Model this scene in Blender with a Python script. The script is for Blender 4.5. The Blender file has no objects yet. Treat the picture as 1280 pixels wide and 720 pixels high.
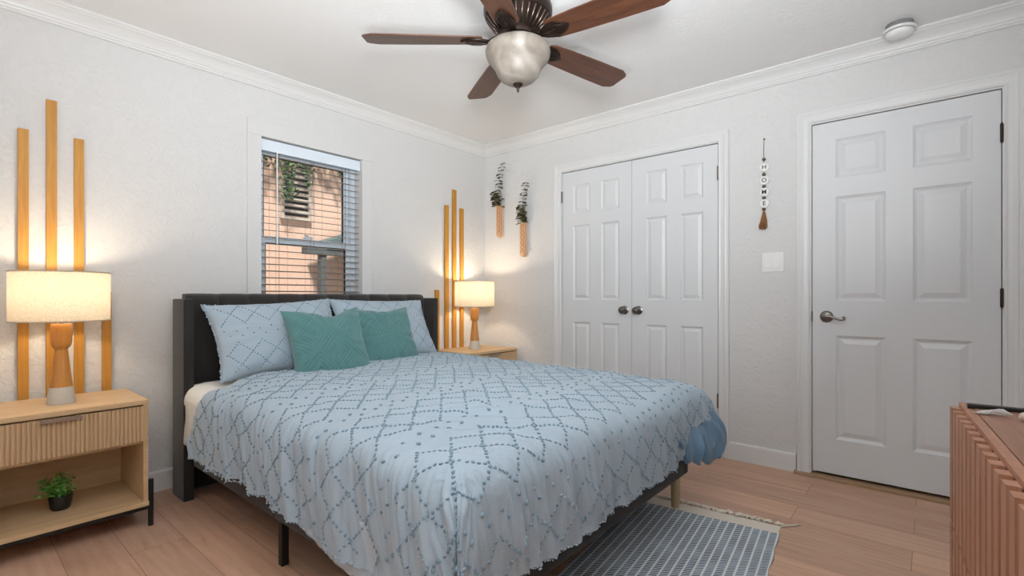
import bpy, bmesh, math, random
from mathutils import Vector, Matrix, Euler, noise
C = bpy.context
S = C.scene
COL = S.collection
PI = math.pi
R = math.radians
random.seed(7)

# ------------------------------------------------------------------ camera / light / exposure
F_PX, HY = 616.553, 370.0          # focal length in px of a 1280 frame, horizon row
YAW = math.atan2(0.7617381, 0.6478851)   # view direction measured from +Y towards +X
cam_d = bpy.data.cameras.new('camera'); cam = bpy.data.objects.new('camera', cam_d); COL.objects.link(cam)
cam.location = (0, 0, 1.06)
cam.rotation_euler = (PI/2, 0, -YAW)
cam_d.sensor_width = 36; cam_d.lens = F_PX/1280*36
cam_d.shift_y = (HY-360)/1280
cam_d.clip_start = 0.02
S.camera = cam
S.view_settings.view_transform = 'Standard'; S.view_settings.look = 'None'
S.view_settings.gamma = 1; S.view_settings.use_curve_mapping = False
S.view_settings.exposure = 0.16

XC, YW, ZC = 3.379, 3.208, 2.45      # closet wall x, window wall y, ceiling z
XB, YB = -1.5, -0.64                 # the two walls behind the camera

w = bpy.data.worlds.new('world'); S.world = w; w.use_nodes = True
wn = w.node_tree.nodes; wl = w.node_tree.links
bg = wn['Background']
sky = wn.new('ShaderNodeTexSky'); sky.sky_type = 'HOSEK_WILKIE'; sky.turbidity = 3.0
sky.sun_direction = (-0.25, -0.55, 0.8)
hsv = wn.new('ShaderNodeHueSaturation'); hsv.inputs['Saturation'].default_value = 0.55
wl.new(sky.outputs[0], hsv.inputs['Color']); wl.new(hsv.outputs[0], bg.inputs[0])
bg.inputs[1].default_value = 2.1

def lamp(name, kind, loc, rot, energy, color, **kw):
    d = bpy.data.lights.new(name, kind); d.energy = energy; d.color = color
    for k, v in kw.items(): setattr(d, k, v)
    o = bpy.data.objects.new(name, d); COL.objects.link(o); o.location = loc; o.rotation_euler = rot
    return o
sun = lamp('sun', 'SUN', (0, 0, 8), (0, 0, 0), 4.6, (1, .95, .88), angle=R(7))
sun.rotation_euler = Vector((0.25, 0.55, -0.8)).to_track_quat('-Z', 'Y').to_euler()
# added fill lamps aimed at the ceiling, standing in for bounced flash
lamp('added_ceiling_fill', 'AREA', (.15, .35, 1.05), (PI, 0, 0), 55, (.94, .97, 1), shape='DISK', size=.5)
far = lamp('added_ceiling_fill_far', 'AREA', (.1, -.1, 1.55), (0, 0, 0), 24, (.93, .97, 1), shape='DISK', size=.4)
far.rotation_euler = (Vector((2.3, 2.0, 2.7))-Vector((.1, -.1, 1.55))).to_track_quat('-Z', 'Y').to_euler(); far.data.spread = R(100)

# ------------------------------------------------------------------ material helpers
def mat(name, color=(.8, .8, .8), rough=.5, metal=0, **kw):
    m = bpy.data.materials.new(name); m.use_nodes = True
    b = m.node_tree.nodes['Principled BSDF']
    b.inputs['Base Color'].default_value = (*color, 1)
    b.inputs['Roughness'].default_value = rough; b.inputs['Metallic'].default_value = metal
    for k, v in kw.items(): b.inputs[k].default_value = v
    return m
def N(m, t, **kw):
    n = m.node_tree.nodes.new('ShaderNode'+t)
    for k, v in kw.items():
        if k in n.inputs: n.inputs[k].default_value = v
        else: setattr(n, k, v)
    return n
def L(m, a, b): m.node_tree.links.new(a, b)
def B(m): return m.node_tree.nodes['Principled BSDF']
def coords(m, scale=(1, 1, 1), rot=(0, 0, 0), loc=(0, 0, 0), which='Object'):
    tc = N(m, 'TexCoord'); mp = N(m, 'Mapping')
    mp.inputs['Scale'].default_value = scale; mp.inputs['Rotation'].default_value = rot; mp.inputs['Location'].default_value = loc
    L(m, tc.outputs[which], mp.inputs[0]); return mp.outputs[0]
def ramp(m, fac, stops):
    r = N(m, 'ValToRGB'); e = r.color_ramp.elements
    while len(e) < len(stops): e.new(.5)
    for i, (p, c) in enumerate(stops):
        e[i].position = p; e[i].color = (*c, 1)
    L(m, fac, r.inputs[0]); return r.outputs[0]
def bump(m, h, strength=.3, dist=.01, prev=None):
    b = N(m, 'Bump', Strength=strength, Distance=dist); L(m, h, b.inputs['Height'])
    if prev is not None: L(m, prev, b.inputs['Normal'])
    L(m, b.outputs[0], B(m).inputs['Normal']); return b.outputs[0]
def math_(m, op, a, b=None, c=None):
    n = N(m, 'Math', operation=op)
    for i, v in enumerate((a, b, c)):
        if v is None: continue
        if isinstance(v, (int, float)): n.inputs[i].default_value = v
        else: L(m, v, n.inputs[i])
    return n.outputs[0]
def mix(m, fac, a, b, mode='MIX'):
    n = N(m, 'Mix', data_type='RGBA', blend_type=mode)
    for s, v in ((n.inputs['Factor'], fac), (n.inputs[6], a), (n.inputs[7], b)):
        if isinstance(v, (int, float)): s.default_value = v
        elif isinstance(v, tuple): s.default_value = (*v, 1)
        else: L(m, v, s)
    return n.outputs[2]

def plaster(name, col, big=1.0):
    m = mat(name, col, .85)
    c = coords(m, which='Object')
    n1 = N(m, 'TexNoise', Scale=5, Detail=5, Roughness=.55, Distortion=1.6); L(m, c, n1.inputs['Vector'])
    c2 = coords(m, scale=(1, 1, 1.0), rot=(0, .6, .4))
    n2 = N(m, 'TexNoise', Scale=16, Detail=4, Roughness=.6, Distortion=2.2); L(m, c2, n2.inputs['Vector'])
    r1 = N(m, 'MapRange'); r1.inputs[1].default_value = .48; r1.inputs[2].default_value = .62; L(m, n2.outputs[0], r1.inputs[0])
    h = math_(m, 'MULTIPLY_ADD', r1.outputs[0], .5, n1.outputs[0])
    bump(m, h, .38*big, .010)
    return m
M_wall = plaster('white_plaster', (.68, .675, .668))
M_ceil = mat('white_ceiling_paint', (.81, .81, .805), .9)
_c = coords(M_ceil); _n = N(M_ceil, 'TexNoise', Scale=60, Detail=4, Roughness=.6); L(M_ceil, _c, _n.inputs['Vector'])
_n2 = N(M_ceil, 'TexNoise', Scale=9, Detail=3); L(M_ceil, _c, _n2.inputs['Vector'])
bump(M_ceil, math_(M_ceil, 'ADD', _n.outputs[0], _n2.outputs[0]), .28, .006)
M_trim = mat('white_gloss_trim', (.72, .72, .715), .34)
M_door = mat('white_door_paint', (.68, .69, .70), .42)
_c = coords(M_door, scale=(60, 60, 3)); _n = N(M_door, 'TexNoise', Scale=3, Detail=3); L(M_door, _c, _n.inputs['Vector']); bump(M_door, _n.outputs[0], .05, .002)
M_vinyl = mat('white_vinyl', (.74, .82, .89), .35)
M_dark = mat('black_gap', (.01, .01, .01), .9)

def wood(name, c1, c2, c3=None, scale=1.0, axis='x', rough=.5, knots=False, contrast=1.0, **kw):
    m = mat(name, c1, rough, **kw)
    sc = {'x': (1.2, 14, 14), 'y': (14, 1.2, 14), 'z': (14, 14, 1.2)}[axis]
    c = coords(m, scale=tuple(v*scale for v in sc))
    n = N(m, 'TexNoise', Scale=2.2, Detail=6, Roughness=.62, Distortion=.8); L(m, c, n.inputs['Vector'])
    sc2 = {'x': (2.5, 90, 90), 'y': (90, 2.5, 90), 'z': (90, 90, 2.5)}[axis]
    cc = coords(m, scale=tuple(v*scale for v in sc2))
    n2 = N(m, 'TexNoise', Scale=1.4, Detail=3, Roughness=.6); L(m, cc, n2.inputs['Vector'])
    f = math_(m, 'MULTIPLY_ADD', n2.outputs[0], .35, math_(m, 'MULTIPLY', n.outputs[0], .75))
    col = ramp(m, f, [(.35, c2), (.62, c1), (.8, c3 or c1)])
    if knots:
        v = N(m, 'TexVoronoi', Scale=1.0, feature='F1')
        vc = coords(m, scale={'z': (6, 6, 2.3), 'x': (2.3, 6, 6), 'y': (6, 2.3, 6)}[axis], loc=(.3, .2, .13)); L(m, vc, v.inputs['Vector'])
        k = ramp(m, v.outputs['Distance'], [(.0, (1, 1, 1)), (.075, (.8, .8, .8)), (.11, (0, 0, 0))])
        col = mix(m, k, col, tuple(x*.45 for x in c2))
    L(m, col, B(m).inputs['Base Color'])
    bump(m, f, .08, .003)
    return m
M_oak = wood('light_oak_veneer', (.66, .45, .25), (.54, .35, .18), (.74, .53, .32), axis='x', rough=.48)
M_oak_side = wood('light_oak_ribbed', (.62, .42, .24), (.57, .375, .205), (.66, .455, .265), axis='z', rough=.5)
M_pine = wood('golden_stained_pine', (.56, .27, .038), (.43, .18, .022), (.64, .34, .06), axis='z', rough=.45, knots=True)
M_lampwood = wood('honey_turned_wood', (.60, .27, .06), (.48, .18, .03), (.68, .34, .09), axis='z', rough=.4)
M_walnut = wood('walnut_fan_blade', (.105, .038, .017), (.040, .013, .006), (.17, .070, .034), axis='x', rough=.42, **{'Coat Weight': .15, 'Coat Roughness': .3})
M_dress = wood('reddish_brown_wood', (.36, .18, .115), (.26, .12, .07), (.43, .24, .16), axis='x', rough=.42)
M_dress_v = wood('reddish_brown_slat_wood', (.44, .215, .13), (.33, .14, .08), (.52, .28, .18), axis='z', rough=.42)
M_beige_leg = wood('pale_beech_leg', (.55, .40, .23), (.45, .31, .16), axis='z')
M_sconce = wood('carved_light_wood', (.70, .45, .27), (.60, .34, .18), axis='z', rough=.55)

def fabric(name, col, rough=.9, scale=350, b=.25, sheen=.3, var=.08):
    m = mat(name, col, rough); B(m).inputs['Sheen Weight'].default_value = sheen
    c = coords(m)
    n = N(m, 'TexNoise', Scale=scale, Detail=2); L(m, c, n.inputs['Vector'])
    n2 = N(m, 'TexNoise', Scale=9, Detail=3); L(m, c, n2.inputs['Vector'])
    k = math_(m, 'MULTIPLY_ADD', n2.outputs[0], var*2, 1-var)
    k = math_(m, 'MULTIPLY', k, math_(m, 'MULTIPLY_ADD', n.outputs[0], .3, .85))
    h = N(m, 'HueSaturation'); h.inputs['Color'].default_value = (*col, 1); L(m, k, h.inputs['Value'])
    L(m, h.outputs[0], B(m).inputs['Base Color'])
    bump(m, n.outputs[0], b, .002)
    return m
M_char = fabric('charcoal_upholstery', (.019, .0165, .0145), .9, 420, .5, .25, .15)
M_duvet = fabric('light_blue_cotton', (.395, .485, .56), .9, 260, .15, .12, .03)
M_tuft = fabric('blue_chenille_tufting', (.235, .335, .42), .95, 300, .3, .3, .1)
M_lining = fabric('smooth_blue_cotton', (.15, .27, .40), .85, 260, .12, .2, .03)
M_sheet = fabric('white_sheet_cotton', (.76, .76, .73), .9, 260, .1, .1, .02)
M_green = fabric('seafoam_velvet', (.095, .228, .228), .9, 500, .4, .3, .10)
M_shade = mat('cream_linen_shade', (.82, .74, .60), .9)
def _shade(m):
    nt = m.node_tree; out = nt.nodes['Material Output']
    tr = N(m, 'BsdfTranslucent'); tr.inputs[0].default_value = (.5, .4, .3, 1)
    mx = N(m, 'MixShader'); mx.inputs[0].default_value = .30
    L(m, B(m).outputs[0], mx.inputs[1]); L(m, tr.outputs[0], mx.inputs[2]); L(m, mx.outputs[0], out.inputs[0])
    c = coords(m, scale=(1, 1, 1.5)); n = N(m, 'TexNoise', Scale=140, Detail=2); L(m, c, n.inputs['Vector'])
    col = ramp(m, n.outputs[0], [(.3, (.52, .45, .35)), (.7, (.66, .59, .48))]); L(m, col, B(m).inputs['Base Color']); L(m, col, tr.inputs[0])
_shade(M_shade)
M_concrete = mat('cream_stone', (.62, .58, .52), .8)
M_black = mat('black_metal', (.015, .014, .013), .45, .3)
M_bronze = mat('oil_rubbed_bronze', (.045, .03, .024), .35, .8)
M_nickel = mat('dark_nickel', (.22, .20, .18), .28, 1.0)
M_brass = mat('bronze_pull', (.42, .34, .29), .35, .8)
M_cream = mat('cream_cotton_rope', (.74, .67, .57), .95)
M_white_rope = mat('off_white_rope', (.60, .57, .54), .95)
M_bead = mat('brown_bead', (.12, .08, .05), .5)
M_disc = mat('white_disc', (.82, .82, .80), .4)
M_ink = mat('black_letter', (.02, .02, .02), .6)
M_tassel = mat('rust_brown_tassel', (.30, .14, .055), .9)
M_plastic = mat('white_plastic', (.80, .80, .79), .4)
M_greyplastic = mat('grey_plastic', (.22, .22, .22), .6)
M_pot = mat('black_plant_pot', (.012, .012, .012), .4)
M_leafs = [mat('bright_green_leaf', (.19, .46, .07), .5), mat('mid_green_leaf', (.085, .26, .045), .5), mat('yellow_green_leaf', (.22, .30, .07), .5)]
M_euca = [mat('grey_green_eucalyptus', (.045, .060, .035), .6), mat('olive_eucalyptus', (.16, .145, .045), .6)]
M_bowl = mat('alabaster_glass', (.72, .68, .62), .5)
def _bowl(m):
    c = coords(m, rot=(.5, .3, 0)); n = N(m, 'TexNoise', Scale=7, Detail=4, Distortion=2.0); L(m, c, n.inputs['Vector'])
    col = ramp(m, n.outputs[0], [(.35, (.19, .16, .13)), (.65, (.29, .26, .225))]); L(m, col, B(m).inputs['Base Color'])
    B(m).inputs['Subsurface Weight'].default_value = .3; B(m).inputs['Subsurface Radius'].default_value = (.03, .03, .03)
_bowl(M_bowl)
M_glass = mat('window_glass', (1, 1, 1), 0.0)
def _glass(m):
    out = m.node_tree.nodes['Material Output']
    t = N(m, 'BsdfTransparent'); g = N(m, 'BsdfGlossy'); g.inputs['Roughness'].default_value = .01
    fr = N(m, 'Fresnel'); mx = N(m, 'MixShader')
    L(m, fr.outputs[0], mx.inputs[0]); L(m, t.outputs[0], mx.inputs[1]); L(m, g.outputs[0], mx.inputs[2]); L(m, mx.outputs[0], out.inputs[0])
_glass(M_glass)

M_floor = mat('oak_plank_floor', (.4, .24, .17), .42)
def _floor(m):
    c = coords(m, rot=(0, 0, PI/2), loc=(.06, .05, 0))
    br = N(m, 'TexBrick', offset=.37, squash=1.0); br.inputs['Scale'].default_value = 1.0
    br.inputs['Brick Width'].default_value = 1.22; br.inputs['Row Height'].default_value = .192
    br.inputs['Mortar Size'].default_value = .0011; br.inputs['Mortar Smooth'].default_value = .1; br.inputs['Bias'].default_value = 0
    br.inputs['Color1'].default_value = (0, 0, 0, 1); br.inputs['Color2'].default_value = (1, 1, 1, 1); br.inputs['Mortar'].default_value = (.5, .5, .5, 1)
    L(m, c, br.inputs['Vector'])
    # shift the grain per plank
    off = N(m, 'VectorMath', operation='SCALE'); L(m, br.outputs['Color'], off.inputs[0]); off.inputs['Scale'].default_value = 7.3
    add = N(m, 'VectorMath', operation='ADD'); L(m, c, add.inputs[0]); L(m, off.outputs[0], add.inputs[1])
    mp = N(m, 'Mapping'); mp.inputs['Scale'].default_value = (1.0, 9, 1); L(m, add.outputs[0], mp.inputs[0])
    n = N(m, 'TexNoise', Scale=1.5, Detail=6, Roughness=.6, Distortion=1.3); L(m, mp.outputs[0], n.inputs['Vector'])
    wv = N(m, 'TexWave', wave_type='BANDS', bands_direction='Y', Scale=2.2, Distortion=9.0, Detail=3.0); wv.inputs['Detail Scale'].default_value = .7
    mpw = N(m, 'Mapping'); mpw.inputs['Scale'].default_value = (.5, 3.5, 1); L(m, add.outputs[0], mpw.inputs[0]); L(m, mpw.outputs[0], wv.inputs['Vector'])
    mp2 = N(m, 'Mapping'); mp2.inputs['Scale'].default_value = (5, 130, 1); L(m, add.outputs[0], mp2.inputs[0])
    n2 = N(m, 'TexNoise', Scale=1.2, Detail=3); L(m, mp2.outputs[0], n2.inputs['Vector'])
    f = math_(m, 'MULTIPLY_ADD', n2.outputs[0], .25, math_(m, 'MULTIPLY_ADD', wv.outputs[0], .10, math_(m, 'MULTIPLY', n.outputs[0], .75)))
    col = ramp(m, f, [(.28, (.45, .25, .155)), (.5, (.575, .35, .235)), (.75, (.66, .43, .31))])
    tone = ramp(m, br.outputs['Color'], [(0, (.86, .84, .84)), (1, (1.08, 1.06, 1.05))])
    col = mix(m, 1.0, col, tone, 'MULTIPLY')
    col = mix(m, math_(m, 'MULTIPLY', br.outputs['Fac'], .75), col, (.09, .045, .03))
    L(m, col, B(m).inputs['Base Color'])
    b1 = bump(m, n2.outputs[0], .06, .002)
    inv = math_(m, 'SUBTRACT', 1.0, br.outputs['Fac'])
    bump(m, inv, .4, .002, b1)
_floor(M_floor)

# ------------------------------------------------------------------ geometry helpers
def link(name, me, m=None, parent=None, loc=None):
    o = bpy.data.objects.new(name, me); COL.objects.link(o)
    if m is not None:
        for x in (m if isinstance(m, (list, tuple)) else [m]): me.materials.append(x)
    if parent is not None: o.parent = parent
    if loc is not None: o.location = loc
    return o
def obj(name, bm, m=None, parent=None, smooth=False, loc=None, auto=None):
    me = bpy.data.meshes.new(name)
    bmesh.ops.recalc_face_normals(bm, faces=bm.faces)
    if smooth:
        for f in bm.faces: f.smooth = True
        if auto:
            for e in bm.edges:
                if len(e.link_faces) == 2 and e.calc_face_angle(0) > R(auto): e.smooth = False
    bm.to_mesh(me); bm.free()
    return link(name, me, m, parent, loc)
def thing(name, label, cat, loc=(0, 0, 0), rz=0, group=None):
    o = bpy.data.objects.new(name, None); COL.objects.link(o); o.empty_display_size = .1
    o.location = loc; o.rotation_euler = (0, 0, rz); tag(o, label, cat, group); return o
def tag(o, label, cat, group=None, kind=None):
    o['label'] = label; o['category'] = cat
    if group: o['group'] = group
    if kind: o['kind'] = kind
    return o
def struct(o): o['kind'] = 'structure'; return o
def box(bm, x0, x1, y0, y1, z0, z1, bev=0, mi=0):
    vs = [bm.verts.new((x, y, z)) for x in (x0, x1) for y in (y0, y1) for z in (z0, z1)]
    fs = [bm.faces.new([vs[i] for i in q]) for q in ((0, 1, 3, 2), (4, 6, 7, 5), (0, 4, 5, 1), (2, 3, 7, 6), (0, 2, 6, 4), (1, 5, 7, 3))]
    for f in fs: f.material_index = mi
    if bev:
        es = {e for f in fs for e in f.edges}
        r = bmesh.ops.bevel(bm, geom=list(es), offset=bev, segments=2, affect='EDGES', profile=.7)
        for f in r['faces']: f.material_index = mi
    return vs
def lathe(bm, prof, n=32, c=(0, 0, 0), mi=0, cap=True, axis='z'):
    rings = []
    for r, z in prof:
        ring = []
        for i in range(n):
            a = 2*PI*i/n
            p = (r*math.cos(a), r*math.sin(a), z)
            if axis == 'x': p = (p[2], p[0], p[1])
            if axis == 'y': p = (p[0], p[2], p[1])
            ring.append(bm.verts.new((p[0]+c[0], p[1]+c[1], p[2]+c[2])))
        rings.append(ring)
    for a, b in zip(rings, rings[1:]):
        for i in range(n):
            f = bm.faces.new((a[i], a[(i+1) % n], b[(i+1) % n], b[i])); f.material_index = mi
    if cap:
        for rg in (rings[0], rings[-1]):
            f = bm.faces.new(rg); f.material_index = mi
def tube(bm, pts, r, n=8, mi=0):
    pts = [Vector(p) for p in pts]
    rs = r if isinstance(r, (list, tuple)) else [r]*len(pts)
    rings = []; up = Vector((0, 0, 1))
    for i, p in enumerate(pts):
        d = (pts[min(i+1, len(pts)-1)]-pts[max(i-1, 0)]).normalized()
        u = d.cross(up)
        if u.length < .05: u = d.cross(Vector((1, 0, 0)))
        u.normalize(); v = d.cross(u)
        rings.append([bm.verts.new(p+u*rs[i]*math.cos(2*PI*k/n)+v*rs[i]*math.sin(2*PI*k/n)) for k in range(n)])
    for a, b in zip(rings, rings[1:]):
        for i in range(n):
            f = bm.faces.new((a[i], a[(i+1) % n], b[(i+1) % n], b[i])); f.material_index = mi
    bm.faces.new(rings[0]).material_index = mi; bm.faces.new(rings[-1]).material_index = mi
def ball(bm, c, r, u=12, v=8, sc=(1, 1, 1), mi=0):
    m = Matrix.Translation(c) @ Matrix.Diagonal((*[r*s for s in sc], 1))
    q = bmesh.ops.create_uvsphere(bm, u_segments=u, v_segments=v, radius=1, matrix=m)
    for f in {f for vv in q['verts'] for f in vv.link_faces}: f.material_index = mi
def prism(bm, pts, a, b, plane='xy', mi=0):
    def P(u, v, w): return {'xy': (u, v, w), 'xz': (u, w, v), 'yz': (w, u, v)}[plane]
    lo = [bm.verts.new(P(u, v, a)) for u, v in pts]; hi = [bm.verts.new(P(u, v, b)) for u, v in pts]
    n = len(pts)
    bm.faces.new(lo).material_index = mi; bm.faces.new(hi).material_index = mi
    for i in range(n): bm.faces.new((lo[i], lo[(i+1) % n], hi[(i+1) % n], hi[i])).material_index = mi
def nz(x, y, z, s=1.0): return noise.noise(Vector((x*s, y*s, z*s)))

# ------------------------------------------------------------------ room shell
bm = bmesh.new(); box(bm, XB-.15, XC+.75, YB-.15, YW+.15, -.12, 0); struct(obj('floor', bm, M_floor))
bm = bmesh.new(); box(bm, XB-.15, XC+.15, YB-.15, YW+.15, ZC, ZC+.15); struct(obj('ceiling', bm, M_ceil))
def wall_with_holes(name, axis, pos, thick, a0, a1, holes, m):
    """axis 'x': wall in plane x=pos, spans y a0..a1; 'y': plane y=pos, spans x. thick is signed outward."""
    bm = bmesh.new()
    us = sorted({a0, a1, *[h[0] for h in holes], *[h[1] for h in holes]})
    zs = sorted({0, ZC, *[h[2] for h in holes], *[h[3] for h in holes]})
    p0, p1 = sorted((pos, pos+thick))
    def inside(u, z): return any(h[0] < u < h[1] and h[2] < z < h[3] for h in holes)
    for ui in range(len(us)-1):
        for zi in range(len(zs)-1):
            if inside((us[ui]+us[ui+1])/2, (zs[zi]+zs[zi+1])/2): continue
            if axis == 'x': box(bm, p0, p1, us[ui], us[ui+1], zs[zi], zs[zi+1])
            else: box(bm, us[ui], us[ui+1], p0, p1, zs[zi], zs[zi+1])
    bmesh.ops.remove_doubles(bm, verts=bm.verts, dist=1e-5)
    # drop the internal faces shared by two boxes
    seen = {}
    for f in list(bm.faces):
        k = tuple(sorted(v.index for v in f.verts)); seen.setdefault(k, []).append(f)
    bm.verts.index_update()
    seen = {}
    for f in bm.faces: seen.setdefault(frozenset(v.index for v in f.verts), []).append(f)
    dele = [f for fs in seen.values() if len(fs) > 1 for f in fs]
    bmesh.ops.delete(bm, geom=dele, context='FACES')
    return struct(obj(name, bm, m))
WX0, WX1, WZ0, WZ1 = 1.335, 2.052, .98, 2.062         # bedroom window opening
wall_with_holes('wall_left', 'y', YW, .15, XB-.15, XC+.15, [(WX0, WX1, WZ0, WZ1)], M_wall)
DY0, DY1, DZ = -.262, .541, 2.072                     # bedroom door opening (y range)
KY0, KY1, KZ = 1.078, 2.330, 2.075                    # closet opening
wall_with_holes('wall_right', 'x', XC, .15, YB-.15, YW, [(DY0-.016, DY1+.016, 0, DZ+.018), (KY0-.016, KY1+.016, 0, KZ+.018)], M_wall)
wall_with_holes('wall_back', 'x', XB, -.15, YB-.15, YW, [], M_wall)
wall_with_holes('wall_front', 'y', YB, -.15, XB, XC, [], M_wall)
# closet and hallway backs, so nothing is open behind the doors
bm = bmesh.new(); box(bm, XC+.62, XC+.66, YB-.1, YW+.1, 0, ZC); box(bm, XC+.15, XC+.66, YB-.12, YB-.1, 0, ZC); box(bm, XC+.15, XC+.66, YW+.1, YW+.12, 0, ZC); box(bm, XC+.15, XC+.66, .75, .8, 0, ZC)
box(bm, XC+.15, XC+.66, YB-.1, YW+.1, ZC, ZC+.04)
struct(obj('wall_closet_back', bm, M_wall))

# crown moulding: one closed loop with mitred corners
prof = [(0, 2.361), (.010, 2.361), (.013, 2.365), (.013, 2.371), (.018, 2.373), (.021, 2.379), (.021, 2.384), (.026, 2.386),
        (.031, 2.396), (.040, 2.408), (.052, 2.419), (.064, 2.427), (.070, 2.429), (.074, 2.434), (.080, 2.437), (.085, 2.440), (.085, ZC)]
bm = bmesh.new(); loops = []
for o_, z in prof:
    loops.append([bm.verts.new(p) for p in ((XB+o_, YB+o_, z), (XC-o_, YB+o_, z), (XC-o_, YW-o_, z), (XB+o_, YW-o_, z))])
for a, b in zip(loops, loops[1:]):
    for i in range(4): bm.faces.new((a[i], a[(i+1) % 4], b[(i+1) % 4], b[i]))
struct(obj('trim_1', bm, M_trim))

# baseboards
def baseboard(name, segs):
    bm = bmesh.new()
    for (x0, y0, x1, y1, nx, ny) in segs:
        P = [(0, 0), (.016, 0), (.016, .100), (.013, .107), (.007, .110), (0, .110)]
        a = [bm.verts.new((x0+nx*d, y0+ny*d, z)) for d, z in P]; b = [bm.verts.new((x1+nx*d, y1+ny*d, z)) for d, z in P]
        for i in range(6): bm.faces.new((a[i], a[(i+1) % 6], b[(i+1) % 6], b[i]))
        bm.faces.new(a); bm.faces.new(b)
    return struct(obj(name, bm, M_trim))
baseboard('baseboard_left', [(XB, YW, XC, YW, 0, -1)])
baseboard('baseboard_right', [(XC, .621, XC, 1.006, -1, 0), (XC, 2.395, XC, YW, -1, 0), (XC, YB, XC, -.345, -1, 0)])
baseboard('baseboard_back', [(XB, YB, XB, YW, 1, 0)])
baseboard('baseboard_front', [(XB, YB, XC, YB, 0, 1)])

# door casings: profile swept round three sides
CP = [(0, 0), (0, .010), (.006, .013), (.012, .011), (.030, .013), (.044, .019), (.050, .017), (.054, .020), (.064, .020), (.066, .016), (.066, 0)]
def casing(name, y0, y1, zt, jamb=.012, width=1.0, wx=XC):
    """y0<y1 are the door edges; jamb strip then moulding"""
    bm = bmesh.new()
    loops = []
    for w_, d in CP:
        o_ = jamb+w_*width
        loops.append([bm.verts.new(p) for p in ((wx-d, y1+o_, 0), (wx-d, y1+o_, zt+o_), (wx-d, y0-o_, zt+o_), (wx-d, y0-o_, 0))])
    for a, b in zip(loops, loops[1:]):
        for i in range(3): bm.faces.new((a[i], a[i+1], b[i+1], b[i]))
    for c_ in (0, 3): bm.faces.new([l[c_] for l in loops])
    # jamb lining
    g = .004
    for (a0, a1, z0, z1) in ((y1+g, y1+.016, 0, zt+g+.012), (y0-.016, y0-g, 0, zt+g+.012), (y0-g, y1+g, zt+g, zt+.016)):
        box(bm, wx-.001, wx+.15, a0, a1, z0, z1)
    # door stop
    box(bm, wx+.045, wx+.06, y1-.012, y1+.005, 0, zt+g); box(bm, wx+.045, wx+.06, y0-.005, y0+.012, 0, zt+g); box(bm, wx+.045, wx+.06, y0+.012, y1-.012, zt-.012, zt+g)
    return struct(obj(name, bm, M_trim))
casing('trim_2', DY0+.003, DY1-.003, DZ-.002)
casing('trim_3', KY0+.003, KY1-.003, KZ-.002, jamb=.008)

def panel_leaf(bm, y0, y1, z0, z1, cols, rows, wx=XC+.004, th=.035):
    """front face of a moulded panel door facing -x"""
    us = sorted({y0, y1, *[c for q in cols for c in q]}); zs = sorted({z0, z1, *[c for q in rows for c in q]})
    for i in range(len(us)-1):
        for j in range(len(zs)-1):
            a0, a1, b0, b1 = us[i], us[i+1], zs[j], zs[j+1]
            if (a0, a1) in cols and (b0, b1) in rows:
                prev = None
                k = min(1, (a1-a0)/.2)
                for ins, dep in ((0, 0), (.004, .0045), (.016*k, .011), (.020*k, .011), (.024*k, .010), (.046*k, .0025), (.048*k, .0025)):
                    lp = [bm.verts.new((wx+dep, u, z)) for u, z in ((a0+ins, b0+ins), (a1-ins, b0+ins), (a1-ins, b1-ins), (a0+ins, b1-ins))]
                    if prev:
                        for q in range(4): bm.faces.new((prev[q], prev[(q+1) % 4], lp[(q+1) % 4], lp[q]))
                    prev = lp
                bm.faces.new(prev)
            else:
                bm.faces.new([bm.verts.new((wx, u, z)) for u, z in ((a0, b0), (a1, b0), (a1, b1), (a0, b1))])
    vs = [bm.verts.new((x, y, z)) for x in (wx, wx+th) for y in (y0, y1) for z in (z0, z1)]
    for q in ((4, 6, 7, 5), (0, 4, 5, 1), (2, 3, 7, 6), (0, 2, 6, 4), (1, 5, 7, 3)): bm.faces.new([vs[i] for i in q])
ROWS = [(.232, .832), (1.030, 1.634), (1.742, 1.966)]
bm = bmesh.new(); panel_leaf(bm, DY0+.003, DY1-.003, .030, DZ-.004, [(-.157, .075), (.192, .421)], ROWS)
door = struct(obj('door_1', bm, M_door))
bm = bmesh.new(); panel_leaf(bm, 1.7055, KY1-.003, .022, KZ-.004, [(1.807, 1.966), (2.064, 2.226)], [(.25, .850), (1.030, 1.632), (1.728, 1.962)])
closet_l = struct(obj('door_2', bm, M_door))
bm = bmesh.new(); panel_leaf(bm, KY0+.003, 1.7025, .022, KZ-.004, [(1.178, 1.336), (1.434, 1.591)], [(.25, .850), (1.030, 1.632), (1.728, 1.968)])
closet_r = struct(obj('door_3', bm, M_door))
# threshold strip under the bedroom door
bm = bmesh.new(); box(bm, XC-.045, XC+.15, DY0-.03, .63, 0, .013, .003)
struct(obj('trim_4', bm, wood('threshold_wood', (.40, .26, .15), (.33, .20, .11), axis='y')))
# hinges
def hinge(y, z, par, h=.09):
    bm = bmesh.new()
    for k in range(5):
        lathe(bm, [(.0065, z-h/2+k*h/5+.0006), (.0065, z-h/2+(k+1)*h/5-.0006)], 12, (XC-.003, y, 0))
    lathe(bm, [(.004, z-h/2-.004), (.004, z+h/2+.004)], 10, (XC-.003, y, 0))
    obj('hinge', bm, M_bronze if par is door else M_nickel, par, smooth=True, auto=40)
for z in (1.855, 1.05, .25): hinge(DY0+.001, z, door)
for z in (1.875, .365): hinge(KY0+.001, z, closet_r); hinge(KY1-.001, z, closet_l)
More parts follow.
